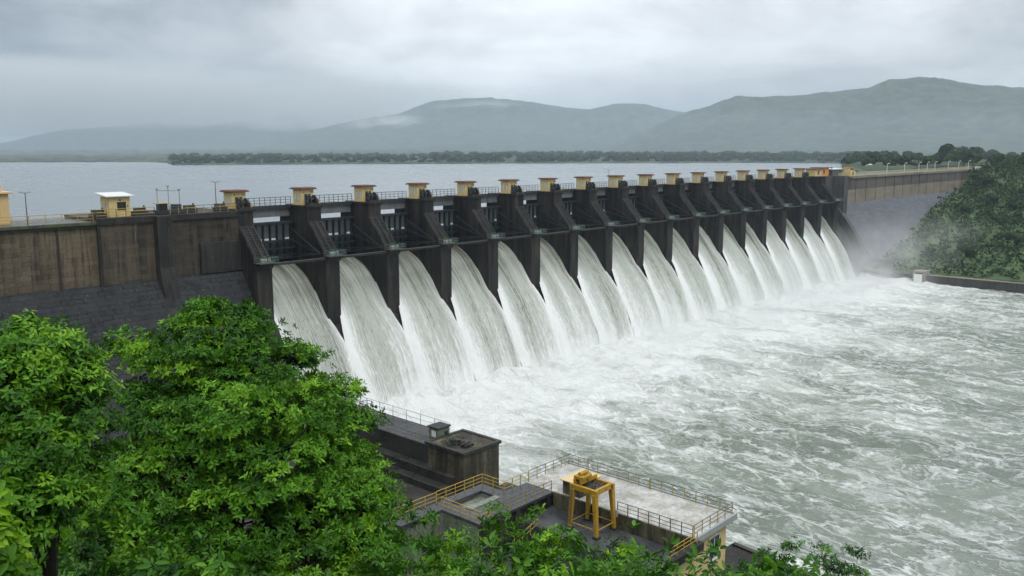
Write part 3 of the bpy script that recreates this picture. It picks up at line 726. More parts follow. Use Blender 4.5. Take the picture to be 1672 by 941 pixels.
# pale deck
MB().box(66.0, 73.3, 38.0, 58.2, 15.2, 15.5).build('roof_deck', M['lightdeck'], ob, bevel=.04)
MB().box(66.35, 72.85, 38.55, 57.9, 2, 15.197).build('wall', M['beige'], ob)
MB().box(65.9, 73.45, 37.75, 37.997, 15.0, 15.62).box(73.303, 73.5, 38.0, 58.3, 15.05, 15.6).build('edge_band', M['palesteel'], ob, bevel=.04)
MB().box(65.75, 65.997, 37.9, 54.2, 14.0, 15.55).build('parapet', M['oldyellow'], ob, bevel=.03)
MB().box(66.003, 66.345, 38.56, 54, 2, 14.0).build('pit_wall', M['blackwet'], ob)
wn = MB().box(69.6, 71.4, 38.49, 38.547, 11.9, 13.9).build('window', M['glass'], ob)
MB().box(69.5, 69.6, 38.44, 38.54, 11.8, 14.0).box(71.4, 71.5, 38.44, 38.54, 11.8, 14.0).box(70.46, 70.54, 38.44, 38.487, 11.9, 13.9).box(69.4, 71.6, 38.4, 38.54, 11.68, 11.797).box(69.5, 71.5, 38.44, 38.54, 14.003, 14.08).build('frame', M['white'], wn)
MB().bar((66.7, 38.42, 4), (66.7, 38.42, 15.0), .07, 6).build('drainpipe', M['iron'], ob)
# walkway deck and basin
MB().box(57.0, 65.997, 54.3, 58.0, 15.2, 15.5).box(50.0, 56.997, 59.4, 61.0, 15.2, 15.5).box(55.2, 56.997, 54.3, 59.397, 15.2, 15.5).box(57.0, 62.6, 60.0, 61.2, 15.2, 15.5).box(61.2, 62.6, 58.003, 59.997, 15.2, 15.5).build('walkway', M['wetdeck'], ob, bevel=.03)
MB().box(57.003, 61.197, 58.003, 59.997, 14.6, 14.9).build('basin_floor', M['pool'], ob)
MB().box(57.0, 61.2, 57.2, 57.99, 15.503, 15.56).build('drain_cover', M['pool'], ob)
MB().box(55.5, 66.3, 54.6, 57.7, 2, 15.197).box(57.05, 62.3, 57.703, 60.9, 2, 14.59).build('wall', M['blackwet'], ob)
MB().box(55.25, 55.497, 54.65, 59.3, 2, 15.19).build('algae_wall', M['mosswall'], ob)
MB().box(50.2, 55.24, 59.7, 60.8, 2, 15.19).build('algae_wall', M['mosswall'], ob)
m = MB()
for x in (58.2, 60.6, 63.2, 65.2): m.box(x-.3, x+.3, 54.3, 54.597, 6, 15.19)
m.build('rib', M['dark'], ob)
# pit floor
MB().box(61.0, 65.997, 38.6, 54.55, 2, 14.0).build('pit_floor', M['wetdeck'], ob)
MB().box(53, 60.997, 40.0, 54.25, 2, 11.8).build('pit_floor', M['wetdeck'], ob)
MB().box(62.4, 66.347, 38.1, 38.597, 2, 14.45).build('wall', M['beige'], ob)
MB().box(61.2, 66.4, 37.2, 37.9, 14.5, 15.3).build('end_beam', M['dark'], ob, bevel=.08)
# railings on the building
H1 = 1.15
RG, RY = M['railgrey'], M['railyellow']
railing('yellow-posted river-side railing round the upstream corner of the pale deck', [(66.4, 58.05, 15.5), (73.15, 58.05, 15.5), (73.15, 47.5, 15.5)], H1, 1.35, RG, RY, 3, .03, .045)
railing('yellow-posted river-side railing nearest the beige end wall', [(73.15, 47.4, 15.5), (73.15, 38.15, 15.5), (66.2, 38.15, 15.5)], H1, 1.35, RG, RY, 3, .03, .045)
railing('dark railing on the pit side of the pale deck', [(65.87, 46.3, 15.55), (65.87, 38.1, 15.55)], H1, 1.2, RG, RG, 3, .03, .045)
railing('yellow-posted railing along the front edge of the dark walkway', [(56.95, 54.45, 15.5), (65.8, 54.45, 15.5)], H1, 1.3, RG, RY, 3, .03, .05)
railing('short yellow railing stepping down the algae-green wall', [(55.4, 59.6, 15.5), (55.4, 54.45, 15.5), (56.8, 54.45, 15.5)], H1, 1.3, RY, RY, 3, .03, .05)
railing('yellow railing running left from the basin into the tree', [(50.0, 60.85, 15.5), (55.8, 60.85, 15.5)], H1, 1.5, RY, RY, 3, .03, .05)
railing('yellow railing round the far side of the square basin', [(56.0, 61.0, 15.5), (62.45, 61.0, 15.5), (62.45, 57.9, 15.5), (66.2, 57.9, 15.5)], H1, 1.4, RY, RY, 3, .03, .05)
railing('low yellow railing in the shade below the walkway wall', [(58.0, 52.5, 12.6), (61.5, 52.5, 13.6)], 1.0, 1.2, RY, RY, 2, .03, .045)
railing('yellow railing on the short dark end beam by the beige wall', [(61.3, 37.55, 15.3), (65.7, 37.55, 15.3)], 1.05, 1.0, RY, RY, 3, .03, .045)
# control cabinet on deck
t = thing('control_box', (68, 52.2, 15.5), 'ochre control box with a dark opening beside the yellow crane', 'cabinet')
MB().box(66.3, 69.6, 51.2, 53.4, 15.503, 16.9).build('casing', M['oldyellow'], t, bevel=.04)
MB().box(67.4, 68.3, 51.14, 51.197, 15.7, 16.6).build('opening', M['iron'], t)
MB().box(66.1, 69.8, 51.0, 53.6, 16.9, 17.0).build('lid', M['beige'], t, bevel=.02)
# dark bank slab beyond the beige wall
t = thing('bank_wall', (76, 30, 0), 'dark sloping bank wall beside the beige end wall at the river', 'retaining wall')
MB().prism_x([(12,-4),(12,6.8),(41.5,9.2),(41.5,-4)], 73.2, 79.9).build('wall', M['dark'], t, bevel=.1)
MB().prism_x([(12,6.81),(12,7.0),(41.2,9.4),(41.2,9.21)], 79.3, 79.85).build('kerb', M['blackwet'], t)

# gantry crane
cr = thing('gantry_crane', (64.4, 48.0, 14.0), 'yellow four-legged gantry crane standing in the wet pit', 'crane')
feet = [(62.7, 49.6), (62.7, 46.4), (66.0-.5, 46.4), (66.0-.5, 49.6)]; tops = [(62.9, 49.4), (62.9, 46.8), (65.5, 46.8), (65.5, 49.4)]
zt = 18.3
def beam(m, p, q, w, h):            # square beam with given width and height
    p = np.array(p, float); q = np.array(q, float); d = q-p; L = np.linalg.norm(d); d /= L
    s = np.cross(d, (0,0,1.)); s = s/np.linalg.norm(s) if np.linalg.norm(s) > .1 else np.array((1.,0,0)); up = np.cross(s, d)
    vs = [c + s*a*w/2 + up*b_*h/2 for c in (p, q) for a, b_ in ((-1,-1),(1,-1),(1,1),(-1,1))]
    m.add(vs, [(0,3,2,1),(4,5,6,7),(0,1,5,4),(1,2,6,5),(2,3,7,6),(3,0,4,7)]); return m
for (fx, fy), (tx, ty) in zip(feet, tops):
    m = MB(); p = np.array((fx, fy, 14.15)); q = np.array((tx, ty, zt-.2))
    b0, b1 = .15, .23
    vs = [(c[0]+a*w_, c[1]+b_*w_, c[2]) for c, w_ in ((p, b0), (q, b1)) for a, b_ in ((-1,-1),(1,-1),(1,1),(-1,1))]
    m.add(vs, [(0,3,2,1),(4,5,6,7),(0,1,5,4),(1,2,6,5),(2,3,7,6),(3,0,4,7)])
    lg = m.build('leg', M['crane'], cr, bevel=.02)
    MB().box(fx-.3, fx+.3, fy-.3, fy+.3, 14.003, 14.15).build('foot_plate', M['dark'], lg)
for i in range(4):
    m = MB(); a, b_ = tops[i], tops[(i+1) % 4]
    ext = .3
    d = np.array((b_[0]-a[0], b_[1]-a[1], 0)); d /= np.linalg.norm(d)
    e = ext if i % 2 == 0 else -.22
    p = np.array((*a, zt+(0 if i % 2 == 0 else .003))) - d*e; q = np.array((*b_, zt+(0 if i % 2 == 0 else .003))) + d*e
    beam(m, p, q, .3, .5).build('top_beam', M['crane'], cr, bevel=.02)
m = MB()
beam(m, (63.0, 48.6, zt+.5), (65.5, 48.6, zt+.5), .22, .35); beam(m, (63.0, 49.35, zt+.5), (65.5, 49.35, zt+.5), .22, .35)
m.build('trolley_rail', M['crane'], cr)
tl = MB().box(63.1, 64.6, 48.45, 49.5, zt+.69, zt+1.0).build('trolley', M['crane'], cr, bevel=.03)
MB().bar((63.3, 48.95, zt+1.15), (64.5, 48.95, zt+1.15), .2, 10).build('hoist_drum', M['crane'], tl)
MB().bar((63.85, 48.0, zt+.1), (63.85, 48.0, zt-.5), .16, 8).build('hook_block', M['palesteel'], tl)
m = MB(); rr = random.Random(8)
for k in range(16):
    m.bar((63.2+rr.random()*2.1, 47.0+rr.random()*1.5, zt-.05+rr.random()*.15), (63.2+rr.random()*2.1, 47.0+rr.random()*1.5, zt+.05+rr.random()*.3), .045, 4)
m.build('lifting_tackle', M['railgrey'], cr)
m = MB().box(63.0, 65.4, 46.9, 49.3, zt-.2, zt-.15).build('grating', M['iron'], cr)
m = MB()
for i in range(4):
    a, b_ = feet[i], feet[(i+1) % 4]; m.bar((*a, 14.75), (*b_, 14.75), .05, 5)
m.build('base_brace', M['crane'], cr)
m = MB()
for sy in (-.2, .2): m.bar((62.45, 49.6+sy, 14.1), (62.6, 49.45+sy, zt+.3), .03, 4)
for k in range(13): m.bar((62.45+.011*k, 49.4-.01*k, 14.4+.32*k), (62.45+.011*k, 49.8-.01*k, 14.4+.32*k), .022, 4)
m.build('ladder', M['railgrey'], cr)
m = MB()
for dx in (-.12, .0, .12): m.bar((63.85+dx, 48.0, zt+.1), (63.85+dx, 48.7, zt+1.1), .02, 4)
m.bar((65.3, 46.6, zt+.1), (65.45, 46.35, 14.3), .025, 4)
m.build('cable', M['iron'], cr)
MB().box(65.62, 65.85, 46.2, 46.6, 15.2, 15.9).build('switch_box', M['palesteel'], cr, bevel=.02)
# right bank: river wall, culvert outlet
t = thing('river_wall', (346, 90, 0), 'long low grey retaining wall along the far right river bank', 'retaining wall')
MB().box(346.0, 347.6, 20, 104.5, -4, 2.9).box(347.603, 400, 103.2, 104.4, -4, 2.9).build('wall', M['rightdark'], t, bevel=.08)
MB().box(345.8, 347.8, 20, 104.7, 2.903, 3.2).build('coping', M['rightwall'], t, bevel=.04)
t = thing('culvert', (345.2, 107, 0), 'small concrete culvert spilling white water at the far river wall', 'culvert')
MB().box(344.2, 350.5, 105.2, 106.0, -2, 4.0).box(344.2, 350.5, 108.8, 109.6, -2, 4.0).box(344.2, 350.5, 105.2, 109.6, 4.003, 4.5).build('frame', M['rightwall'], t, bevel=.05)
MB().prism_x([(106.003,-1),(106.003,3.4),(108.797,3.4),(108.797,-1)], 343.3, 344.0).build('spilling_water', M['foam'], t)

# ------------------------------------------------------------------ setting: ground, water, hills
g = bpy.data.meshes.new('ground'); S = 16000
g.from_pydata([(-S,-S,-9),(S,-S,-9),(S,S,-9),(-S,S,-9)], [], [(0,1,2,3)])
tag(link('ground', g, M['soil']), 'dark valley floor beneath everything', 'ground', None, 'structure')
def hside(x, y):
    F = x*FW[0]+y*FW[1]; X = x*RT[0]+y*RT[1]
    z = 46.3 - .513*F + np.clip(-X-14, 0, 200)*.18 - np.clip(X-12, 0, 100)*.06
    z = np.where(F > 78, np.minimum(z, 6), z)
    z = np.maximum(z, np.where(x < 50, 4+np.clip(20-x, 0, 100)*.25, -6.))
    z = z - np.clip(x-72, 0, 30)*1.4
    near = np.hypot(x, y)
    z = np.minimum(z, np.where(near < 6, 46.0, 1e3))
    return z + (fbm(x*.25, y*.25, 2, 4)-.47)*1.6
gx, gy = np.meshgrid(np.arange(-90, 96, 1.0), np.arange(-90, 124, 1.0))
tag(link('hillside', grid_mesh('hillside', gx, gy, hside(gx, gy)), M['soil']), 'steep green foreground slope above the outlet works', 'hillside', None, 'structure')
# lake
lm = bpy.data.meshes.new('lake')
lm.from_pydata([(-9000,153.6,34.5),(9000,153.6,34.5),(9000,13000,34.5),(-9000,13000,34.5)], [], [(0,1,2,3)])
tag(link('lake', lm, M['lake']), 'calm grey reservoir stretching to misty hills', 'lake', None, 'structure')
# river
rx, ry = np.meshgrid(np.concatenate([np.arange(62, 200, .55), np.arange(200, 352, 1.0), ]), np.concatenate([np.arange(-220, -20, 2.0), np.arange(-20, 133.5, .55)]))
d = np.clip((131-ry)/140, 0, 1)
wx = rx + 6*fbm(rx*.06, ry*.06, 4, 3); wy = ry + 6*fbm(rx*.06, ry*.06, 9, 3)
rid = 1-np.abs(2*fbm(wx*.12, wy*.09, 21, 4)/.94-1)
rz = (fbm(wx*.09, wy*.07, 12, 5)-.47)*(3.2-1.6*d) + (rid-.6)*(1.2-.5*d) + (fbm(rx*.7, ry*.7, 30, 3)-.45)*(.9-.55*d)
rz += np.exp(-((ry-128)/5.)**2)*(.9+2.2*(fbm(rx*.35, ry*.35, 40, 3)-.45))*1.2
tag(link('river', grid_mesh('river', rx, ry, rz), M['river']), 'churning grey-green river streaked with white foam below the dam', 'river', None, 'structure')
# right bank hillside
def rbank(x, y):
    z = np.interp(x, [340, 347, 352, 380, 430, 480, 535, 600, 800], [-3, 2.4, 3, 7, 14, 24, 35, 41, 52])
    z = z + np.clip(120-y, 0, 400)*.02
    z = np.where(y > 140, np.minimum(z, np.where(x < 536, 8., 38.0)), z)
    return z + (fbm(x*.05, y*.05, 6, 4)-.47)*np.clip((x-352)*.12, 0, 7)
gx, gy = np.meshgrid(np.arange(348.2, 900, 4.0), np.arange(-260, 158, 4.0))
tag(link('right_bank', grid_mesh('right_bank', gx, gy, rbank(gx, gy)), M['grass']), 'misty green slope of the far right river bank', 'hillside', None, 'structure')
# land around the lake + hills, as seen rings of terrain
def polar(az, r): return r*(math.cos(az)*FW[0]+math.sin(az)*RT[0]), r*(math.cos(az)*FW[1]+math.sin(az)*RT[1])
def uv_el(u, v):
    r_ = ray(u, v); az = math.atan2(r_[0]*RT[0]+r_[1]*RT[1], r_[0]*FW[0]+r_[1]*FW[1]); return az, r_[2]/math.hypot(r_[0], r_[1])
ridges = [
 (3700, 950, [(900,262),(1000,240),(1060,212),(1110,189),(1160,176),(1200,162),(1290,158),(1360,152),(1420,147),(1450,134),(1500,130),(1560,135),(1600,144),(1672,146),(1800,150),(2000,172)]),
 (5300, 1150, [(200,262),(330,250),(430,235),(500,215),(600,195),(650,188),(700,168),(740,164),(790,161),(840,165),(880,171),(960,181),(1000,171),(1050,172),(1110,185),(1200,190),(1400,205),(1672,220)]),
 (6900, 1300, [(-300,245),(-100,240),(0,236),(60,222),(100,214),(170,209),(250,203),(330,207),(400,198),(500,184),(560,186),(600,189),(700,205),(900,220)]),
]
az = np.linspace(-.80, .88, 760); rr_ = np.concatenate([np.linspace(150, 900, 90), np.linspace(910, 1400, 40), np.linspace(1420, 11500, 260)])
AZ, RR = np.meshgrid(az, rr_)
WX = RR*(np.cos(AZ)*FW[0]+np.sin(AZ)*RT[0]); WY = RR*(np.cos(AZ)*FW[1]+np.sin(AZ)*RT[1])
# shore distance as a function of bearing
sh_u = [-400, 0, 240, 272, 285, 330, 700, 1000, 1250, 1330, 1372, 1376, 1400, 1500, 1700, 2000]
sh_r = [1180, 1120, 1080, 1010, 868, 865, 880, 930, 980, 980, 960, 520, 330, 240, 220, 220]
sh_az = [uv_el(u, 266)[0] for u in sh_u]
shore = np.interp(AZ, sh_az, sh_r) + (fbm(AZ*60, AZ*0, 3, 3)-.47)*20
dd = RR-shore
H = 31.0 + np.minimum(np.clip(dd*.12, -8, 5.5), np.where(AZ < sh_az[3], 3.9, 9.)) + np.clip(dd, 0, 400)*.006
for r0, w, pts in ridges:
    a_ = [uv_el(u, v)[0] for u, v in pts]; e_ = [uv_el(u, v)[1] for u, v in pts]
    top = CZ + np.interp(AZ, a_, e_)*r0
    sh = np.where(RR < r0, np.exp(-((RR-r0)/w)**2), np.exp(-((RR-r0)/(w*1.3))**2))
    gul = (fbm(WX*.0022, WY*.0022, int(r0), 5)-.47)
    hh = 36 + (top-36)*np.clip(sh + gul*1.0*(1-sh)*sh*2.5, 0, 1.05)
    H = np.maximum(H, hh*np.where(dd > 0, 1, 0) + np.where(dd > 0, 0, -50))
H = H + np.where(dd > 60, (vnoise(WX*.09, WY*.09, 5)-.3)*4.5 + (vnoise(WX*.022, WY*.022, 8)-.5)*14*np.clip((RR-1200)/1500, 0, 1), 0)
H = np.where((WY < 162), -8, H)
tag(link('hills', grid_mesh('hills', WX, WY, H), M['hill']), 'forested hills ringing the reservoir, fading into low cloud', 'hills', None, 'structure')
gb = MB()
# ------------------------------------------------------------------ foliage
def leaves(P, D, N, L, W, tint, droop=.18):
    """n leaves, each two quads folded on the midrib."""
    D = D/np.linalg.norm(D, axis=1, keepdims=True); Sd = np.cross(D, N); Sd /= np.maximum(np.linalg.norm(Sd, axis=1, keepdims=True), 1e-6)
    Up = np.cross(Sd, D); L = L[:, None]; W = W[:, None]
    b = P; t = P + D*L - Up*L*droop
    r1 = P + D*L*.32 + Sd*W*.42 + Up*W*.16; r2 = P + D*L*.70 + Sd*W*.40 + Up*(W*.12-L*droop*.5)
    l1 = P + D*L*.32 - Sd*W*.42 + Up*W*.16; l2 = P + D*L*.70 - Sd*W*.40 + Up*(W*.12-L*droop*.5)
    n = len(P); V = np.stack([b, r1, r2, t, l2, l1], 1).reshape(-1, 3)
    i = np.arange(n)[:, None]*6
    Fq = np.concatenate([i+np.array([0,1,2,3]), i+np.array([0,3,4,5])], 0)
    return V, Fq, np.repeat(tint, 6)
def leaf_object(name, parts, mat, parent):
    Vs, Fs, Ts, o = [], [], [], 0
    org = np.array(ORG[parent.name]) if parent is not None else np.zeros(3)
    for V, Fq, T in parts: Vs.append(V-org); Fs.append(Fq+o); Ts.append(T); o += len(V)
    me = fast_mesh(name, np.concatenate(Vs), np.concatenate(Fs))
    a = me.attributes.new('tint', 'FLOAT', 'POINT'); a.data.foreach_set('value', np.concatenate(Ts).astype(np.float32))
    return link(name, me, mat, parent)
def unit(v): return v/np.maximum(np.linalg.norm(v, axis=-1, keepdims=True), 1e-9)
def rosettes(C, A, k, L, g, tint, spread=.5):
    """k leaves whorled round each twig tip C with axis A."""
    n = len(C); A = unit(A); ref = unit(g.normal(size=(n, 3))); T1 = unit(np.cross(A, ref)); T2 = np.cross(A, T1)
    ph = (np.arange(k)[None, :]*2.4 + g.random((n, 1))*6.28 + g.normal(size=(n, k))*.25)[..., None]
    el = (g.normal(spread, .3, size=(n, k)))[..., None]
    rad = np.cos(ph)*T1[:, None]+np.sin(ph)*T2[:, None]
    D = rad*np.cos(el)+A[:, None]*np.sin(el); N = A[:, None]*np.cos(el) - rad*np.sin(el)
    P = C[:, None] + A[:, None]*(g.random((n, k, 1))-.5)*L*.9 + rad*.02
    LL = L*(.65+.6*g.random((n, k))); tt = np.clip(tint[:, None]+g.normal(0, .12, (n, k)), 0, 1)
    return leaves(P.reshape(-1, 3), D.reshape(-1, 3), N.reshape(-1, 3), LL.ravel(), LL.ravel()*.42, tt.ravel())
def crown_clumps(lobes, n, g, pad=(.9, .42), per=11):
    """twig tips on flattened pads spread over the lobes; returns tips, axes, pad centres, tints"""
    vol = np.array([l[1][0]*l[1][1]+l[1][2]*l[1][0] for l in lobes]); cnt = np.maximum(2, (vol/vol.sum()*n)).astype(int)
    C, A, PC, TI = [], [], [], []
    for (c, r), m in zip(lobes, cnt):
        c = np.array(c); r = np.array(r)
        d = unit(g.normal(size=(m, 3))); rad = g.uniform(.25, 1.05, (m, 1))**.6
        pc = c + d*r*rad
        lt = g.normal(0, .13)
        for j in range(m):
            k = max(3, int(per*g.uniform(.6, 1.4))); s = pad[0]*g.uniform(.6, 1.3)
            q = unit(g.normal(size=(k, 3)))*np.sqrt(g.random((k, 1)))
            q[:, 2] = q[:, 2]*pad[1]
            tips = pc[j] + q*s
            ax = unit(d[j]*.5 + q*.8 + np.array((0, 0, .55)) + g.normal(0, .2, (k, 3)))
            base_t = g.normal(.43, .25)+lt
            C.append(tips); A.append(ax); TI.append(np.full(k, base_t)); PC.append(pc[j])
    return np.concatenate(C), np.concatenate(A), np.array(PC), np.clip(np.concatenate(TI), 0, 1)
def tree(name, base, trunk_top, lobes, n, leafL, label, cat, seed, mat, trunk_r=.28, per=11, k=8, pad=(.9, .42), group=None, spread=.5):
    g = np.random.default_rng(seed)
    t = thing(name, base, label, cat, group)
    C, A, PC, TI = crown_clumps(lobes, n, g, pad, per)
    leaf_object('crown', [rosettes(C, A, k, leafL, g, TI, spread)], mat, t)
    m = MB(); b = np.array(base, float); tt = np.array(trunk_top, float)
    nseg = 6; pts = [b + (tt-b)*i/nseg + np.r_[g.normal(0, .12, 2), 0]*(0 < i) for i in range(nseg+1)]; pts[0] = b-np.array((0,0,.4))
    m.path(pts, [trunk_r*(1-.6*i/nseg) for i in range(nseg+1)], 8)
    LC = [np.array(l[0]) for l in lobes]
    for lc, lr in zip(LC, [l[1][0] for l in lobes]):
        q_ = min(1., lr/1.6)
        k0 = g.integers(2, nseg+1); p0 = pts[k0]; mid = (p0+lc)/2 + g.normal(0, .25, 3); mid[2] -= .15
        m.path([p0, mid, lc], [trunk_r*.42*q_, trunk_r*.3*q_, trunk_r*.16*q_], 6)
    for pc in PC[::2]:
        dist = [np.linalg.norm(pc-l) for l in LC]; l = LC[int(np.argmin(dist))]
        l = l + g.normal(0, .28, 3)*np.linalg.norm(pc-l)*.5; mid = l + (pc-l)*.5 + g.normal(0, .12, 3); m.path([l, mid, pc], [trunk_r*.15, trunk_r*.1, .012], 4)
    m.build('trunk', M['bark'], t)
    return t
def gz(x, y): return float(hside(np.array([x]), np.array([y]))[0])
def lob(u, v, D, r): return (at(u, v, D), r)
# big tree, centre left
c = at(380, 900, 27); bx, by = c[0], c[1]
lobes = [lob(345,552,28,(2.1,2.1,1.0)), lob(318,605,28,(2.0,2.0,1.1)), lob(420,600,28,(2.0,2.0,1.1)), lob(268,675,27,(1.8,2.0,1.2)), lob(360,680,26,(2.2,2.4,1.3)),
         lob(480,670,28,(2.2,2.2,1.2)), lob(545,705,28.5,(1.5,1.5,.9)), lob(560,770,28,(1.5,1.6,1.0)), lob(595,840,27,(1.1,1.1,.8)), lob(608,795,27.5,(.8,.8,.5)), lob(590,895,26,(1.3,1.3,.9)), lob(500,920,25,(1.6,1.6,1.0)), lob(180,760,26,(1.6,1.6,1.0)), lob(175,850,25,(1.5,1.5,1.0)), lob(440,760,26,(2.2,2.3,1.2)), lob(300,770,26,(2.2,2.2,1.3)), lob(230,570,29,(1.1,1.1,.6)),
         lob(510,850,26,(2.0,2.0,1.2)), lob(380,860,25,(2.2,2.2,1.3)), lob(570,820,27.5,(1.2,1.2,.8)), lob(260,860,25.5,(2.0,2.0,1.2)), lob(325,512,28.5,(.8,.8,.45)), lob(350,497,28.6,(.5,.5,.3)), lob(385,520,28.4,(.8,.8,.45)),
         lob(420,525,28.5,(.6,.6,.4)), lob(470,585,28.7,(.8,.8,.5)), lob(520,640,28.8,(1.0,1.0,.5))]
tree('broadleaf_tree', (bx, by, gz(bx, by)), at(345, 655, 27.0), lobes, 900, .16, 'large spreading green tree in front of the spillway at lower left', 'tree', 21, M['leaf'], .26, 18, 8, (.72,.24))
# left tree
c = at(60, 930, 17); bx, by = c[0], c[1]
lobes = [lob(55,575,17.5,(1.0,1.0,.6)), lob(20,640,17,(1.2,1.2,.8)), lob(100,620,17.5,(.8,.8,.5)), lob(90,690,17,(1.1,1.1,.7)), lob(15,730,16.5,(1.3,1.3,.8)), lob(120,760,17.2,(.8,.8,.5)), lob(60,790,16.5,(1.1,1.1,.7)), lob(10,830,16,(1.2,1.2,.8)),
         lob(40,548,17.6,(.4,.4,.3)), lob(140,640,17.8,(.4,.4,.3))]
tree('broadleaf_tree', (bx, by, gz(bx, by)), at(70, 720, 17), lobes, 460, .135, 'bright green tree with drooping leaves at the left edge of the photo', 'tree', 33, M['leaf'], .16, 12, 8, (.46,.34), None, .25)
# near sapling
c = at(-60, 1200, 5.2); bx, by = c[0], c[1]
lobes = [lob(-5,805,5.2,(.1,.1,.07)), lob(-15,850,5.1,(.14,.14,.1)), lob(15,890,5.2,(.1,.1,.07)), lob(-5,920,5.0,(.13,.13,.09)), lob(-50,870,5,(.2,.2,.15))]
tree('sapling', (bx, by, gz(bx, by)), at(0, 870, 5.1), lobes, 34, .095, 'pale lime sapling leaves very near the camera at lower left', 'sapling', 5, M['leaflime'], .018, 4, 6, (.1,.7), None, .0)
# shrubs along the lower edge
shr = [(600,940,25,1.5,.16,'leaf','bushy bright shrub at the bottom edge right of the big tree'),
       (700,945,24,1.5,.16,'leaf','bushy shrub at the bottom edge below the basin corner'),
       (800,950,23,1.3,.16,'leafdeep','darker shrub at the bottom edge below the walkway wall'),
       (890,955,22,1.2,.16,'leaf','low shrub at the bottom edge left of the crane'),
       (1000,962,24,1.3,.16,'leafdeep','low dark shrub at the bottom edge below the crane legs'),
       (190,850,22,1.6,.18,'leaf','green shrub in the gap between the two foreground trees'),
       (270,925,20,1.5,.18,'leafdeep','dark green shrub at the bottom edge under the big tree'),
       (440,945,20,1.6,.18,'leaf','bright shrub at the bottom edge right of the big tree trunk'),
       (130,930,18,1.3,.18,'leafdeep','dark shrub at the bottom edge under the left tree'),
       (590,915,31,2.0,.20,'leaf','green shrub nearest the big tree below the algae-green wall'),
       (660,912,29,1.9,.20,'leaf','rounded bright shrub in front of the algae-green wall'),
       (735,895,28,1.9,.20,'leaf','dense green shrub below the near corner of the walkway'),
       (800,905,26,1.5,.20,'leaf','mid green shrub below the dark walkway wall'),
       (840,872,25,.9,.17,'leaf','thin yellow-green sapling poking up before the walkway wall'),
       (905,900,24,1.2,.18,'leaf','light green broad-leaved shrub left of the crane feet'),
       (985,908,26,1.4,.18,'leaf','green shrub directly in front of the crane legs'),
       (1045,922,30,1.3,.17,'leafdeep','dark shrub in front of the wet pit floor'),
       (1085,968,31,1.2,.17,'leafdeep','low dark shrub in front of the beige wall'),
       (1238,924,38,1.4,.17,'leafdeep','dark twiggy shrub right of the beige wall'),
       (1290,905,40,1.15,.17,'leafdeep','dark pointed shrub on the bank against the water'),
       (1372,908,41,1.05,.17,'leafdeep','rightmost dark shrub on the bank against the water')]
for i, (u, v, D, r, L, mt, lab) in enumerate(shr):
    c = np.array(at(u, v, D)); g = np.random.default_rng(100+i)
    lb = [((c[0]+g.normal(0,r*.25), c[1]+g.normal(0,r*.25), c[2]-.5*r), (r*.9,r*.9,r*.6)), ((c[0]+g.normal(0,r*.4), c[1]+g.normal(0,r*.4), c[2]-1.2*r), (r*1.1,r*1.1,r*.8)), ((c[0]+g.normal(0,r*.5), c[1]+g.normal(0,r*.5), c[2]+.1*r), (r*.45,r*.45,r*.35)),
          ((c[0]+g.normal(0,r*.5), c[1]+g.normal(0,r*.5), c[2]+.05*r), (r*.35,r*.35,r*.4)), ((c[0], c[1], c[2]-2.*r), (r*1.1,r*1.1,r*.8))]
    b0 = c + np.array((0,0,0)); z0 = gz(c[0], c[1])
    tree('shrub', (c[0], c[1], z0), (c[0], c[1], c[2]-r*.4), lb, int(70*max(.5, r/1.6)), L, lab, 'shrub', 200+i, M[mt], .07, 9, 8, (.45,.5), None, .4)
# undergrowth, one mass on the foreground slope
g = np.random.default_rng(77)
n = 5200
Fq = g.uniform(14, 66, n); Xq = g.uniform(-.68, .36, n)*Fq
wx_ = Fq*FW[0]+Xq*RT[0]; wy_ = Fq*FW[1]+Xq*RT[1]
zz = hside(wx_, wy_); keep = (zz > 3) & ~((wx_ > 49) & (wy_ > 36)) & (wx_ < 74)
hgt = (.3+2.6*g.random(n)**1.5)*np.clip(fbm(wx_*.2, wy_*.2, 14, 3)*2, .4, 1.6)
C = np.stack([wx_, wy_, zz+hgt], 1)[keep]
C = np.repeat(C, 4, 0) + g.normal(0, .35, (keep.sum()*4, 3))
A = np.tile((0,0,1.), (len(C), 1)) + g.normal(0, .5, (len(C), 3))
o = leaf_object('undergrowth', [rosettes(C, A, 6, .24, g, np.clip(g.normal(.4, .2, len(C)), 0, 1))], M['leafdeep'], None)
tag(o, 'tangled dark green undergrowth covering the foreground slope', 'undergrowth', None, 'stuff')
# far trees: variants of real size, copied
def far_crown(seed, r, h):
    g = np.random.default_rng(seed); V = []
    lb = [((g.normal(0, r*.35), g.normal(0, r*.35), h*g.uniform(.45, .85)), r*g.uniform(.45, .75)) for _ in range(7)]
    P, Nn = [], []
    for c, q in lb:
        d = unit(g.normal(size=(110, 3))); P.append(np.array(c)+d*q*(.75+.35*g.random((110, 1)))*np.array((1,1,.75))); Nn.append(d)
    P = np.concatenate(P); Nn = np.concatenate(Nn); n = len(P)
    D = unit(np.cross(Nn, g.normal(size=(n, 3)))+.2*Nn); Lr = r*.34*(.6+.7*g.random(n))
    base = np.repeat(g.normal(.45, .2, 7), 110)
    return leaves(P-D*Lr[:, None]*.5, D, Nn, Lr, Lr*1.1, np.clip(base+g.normal(0, .16, n), 0, 1), .1)
VAR = []
for s in range(6):
    V, Fq, T = far_crown(300+s, 4.2, 11.0)
    me = fast_mesh('crown', V, Fq); a = me.attributes.new('tint', 'FLOAT', 'POINT'); a.data.foreach_set('value', T.astype(np.float32)); me.materials.append(M['leaffar'])
    tm = MB().path([(0,0,-1.5),(.1,.1,3.5),(0,.2,7.)], [.35,.25,.12], 6); o = tm.build('trunk', M['bark'], None); tmesh = o.data; bpy.data.objects.remove(o)
    VAR.append((me, tmesh))
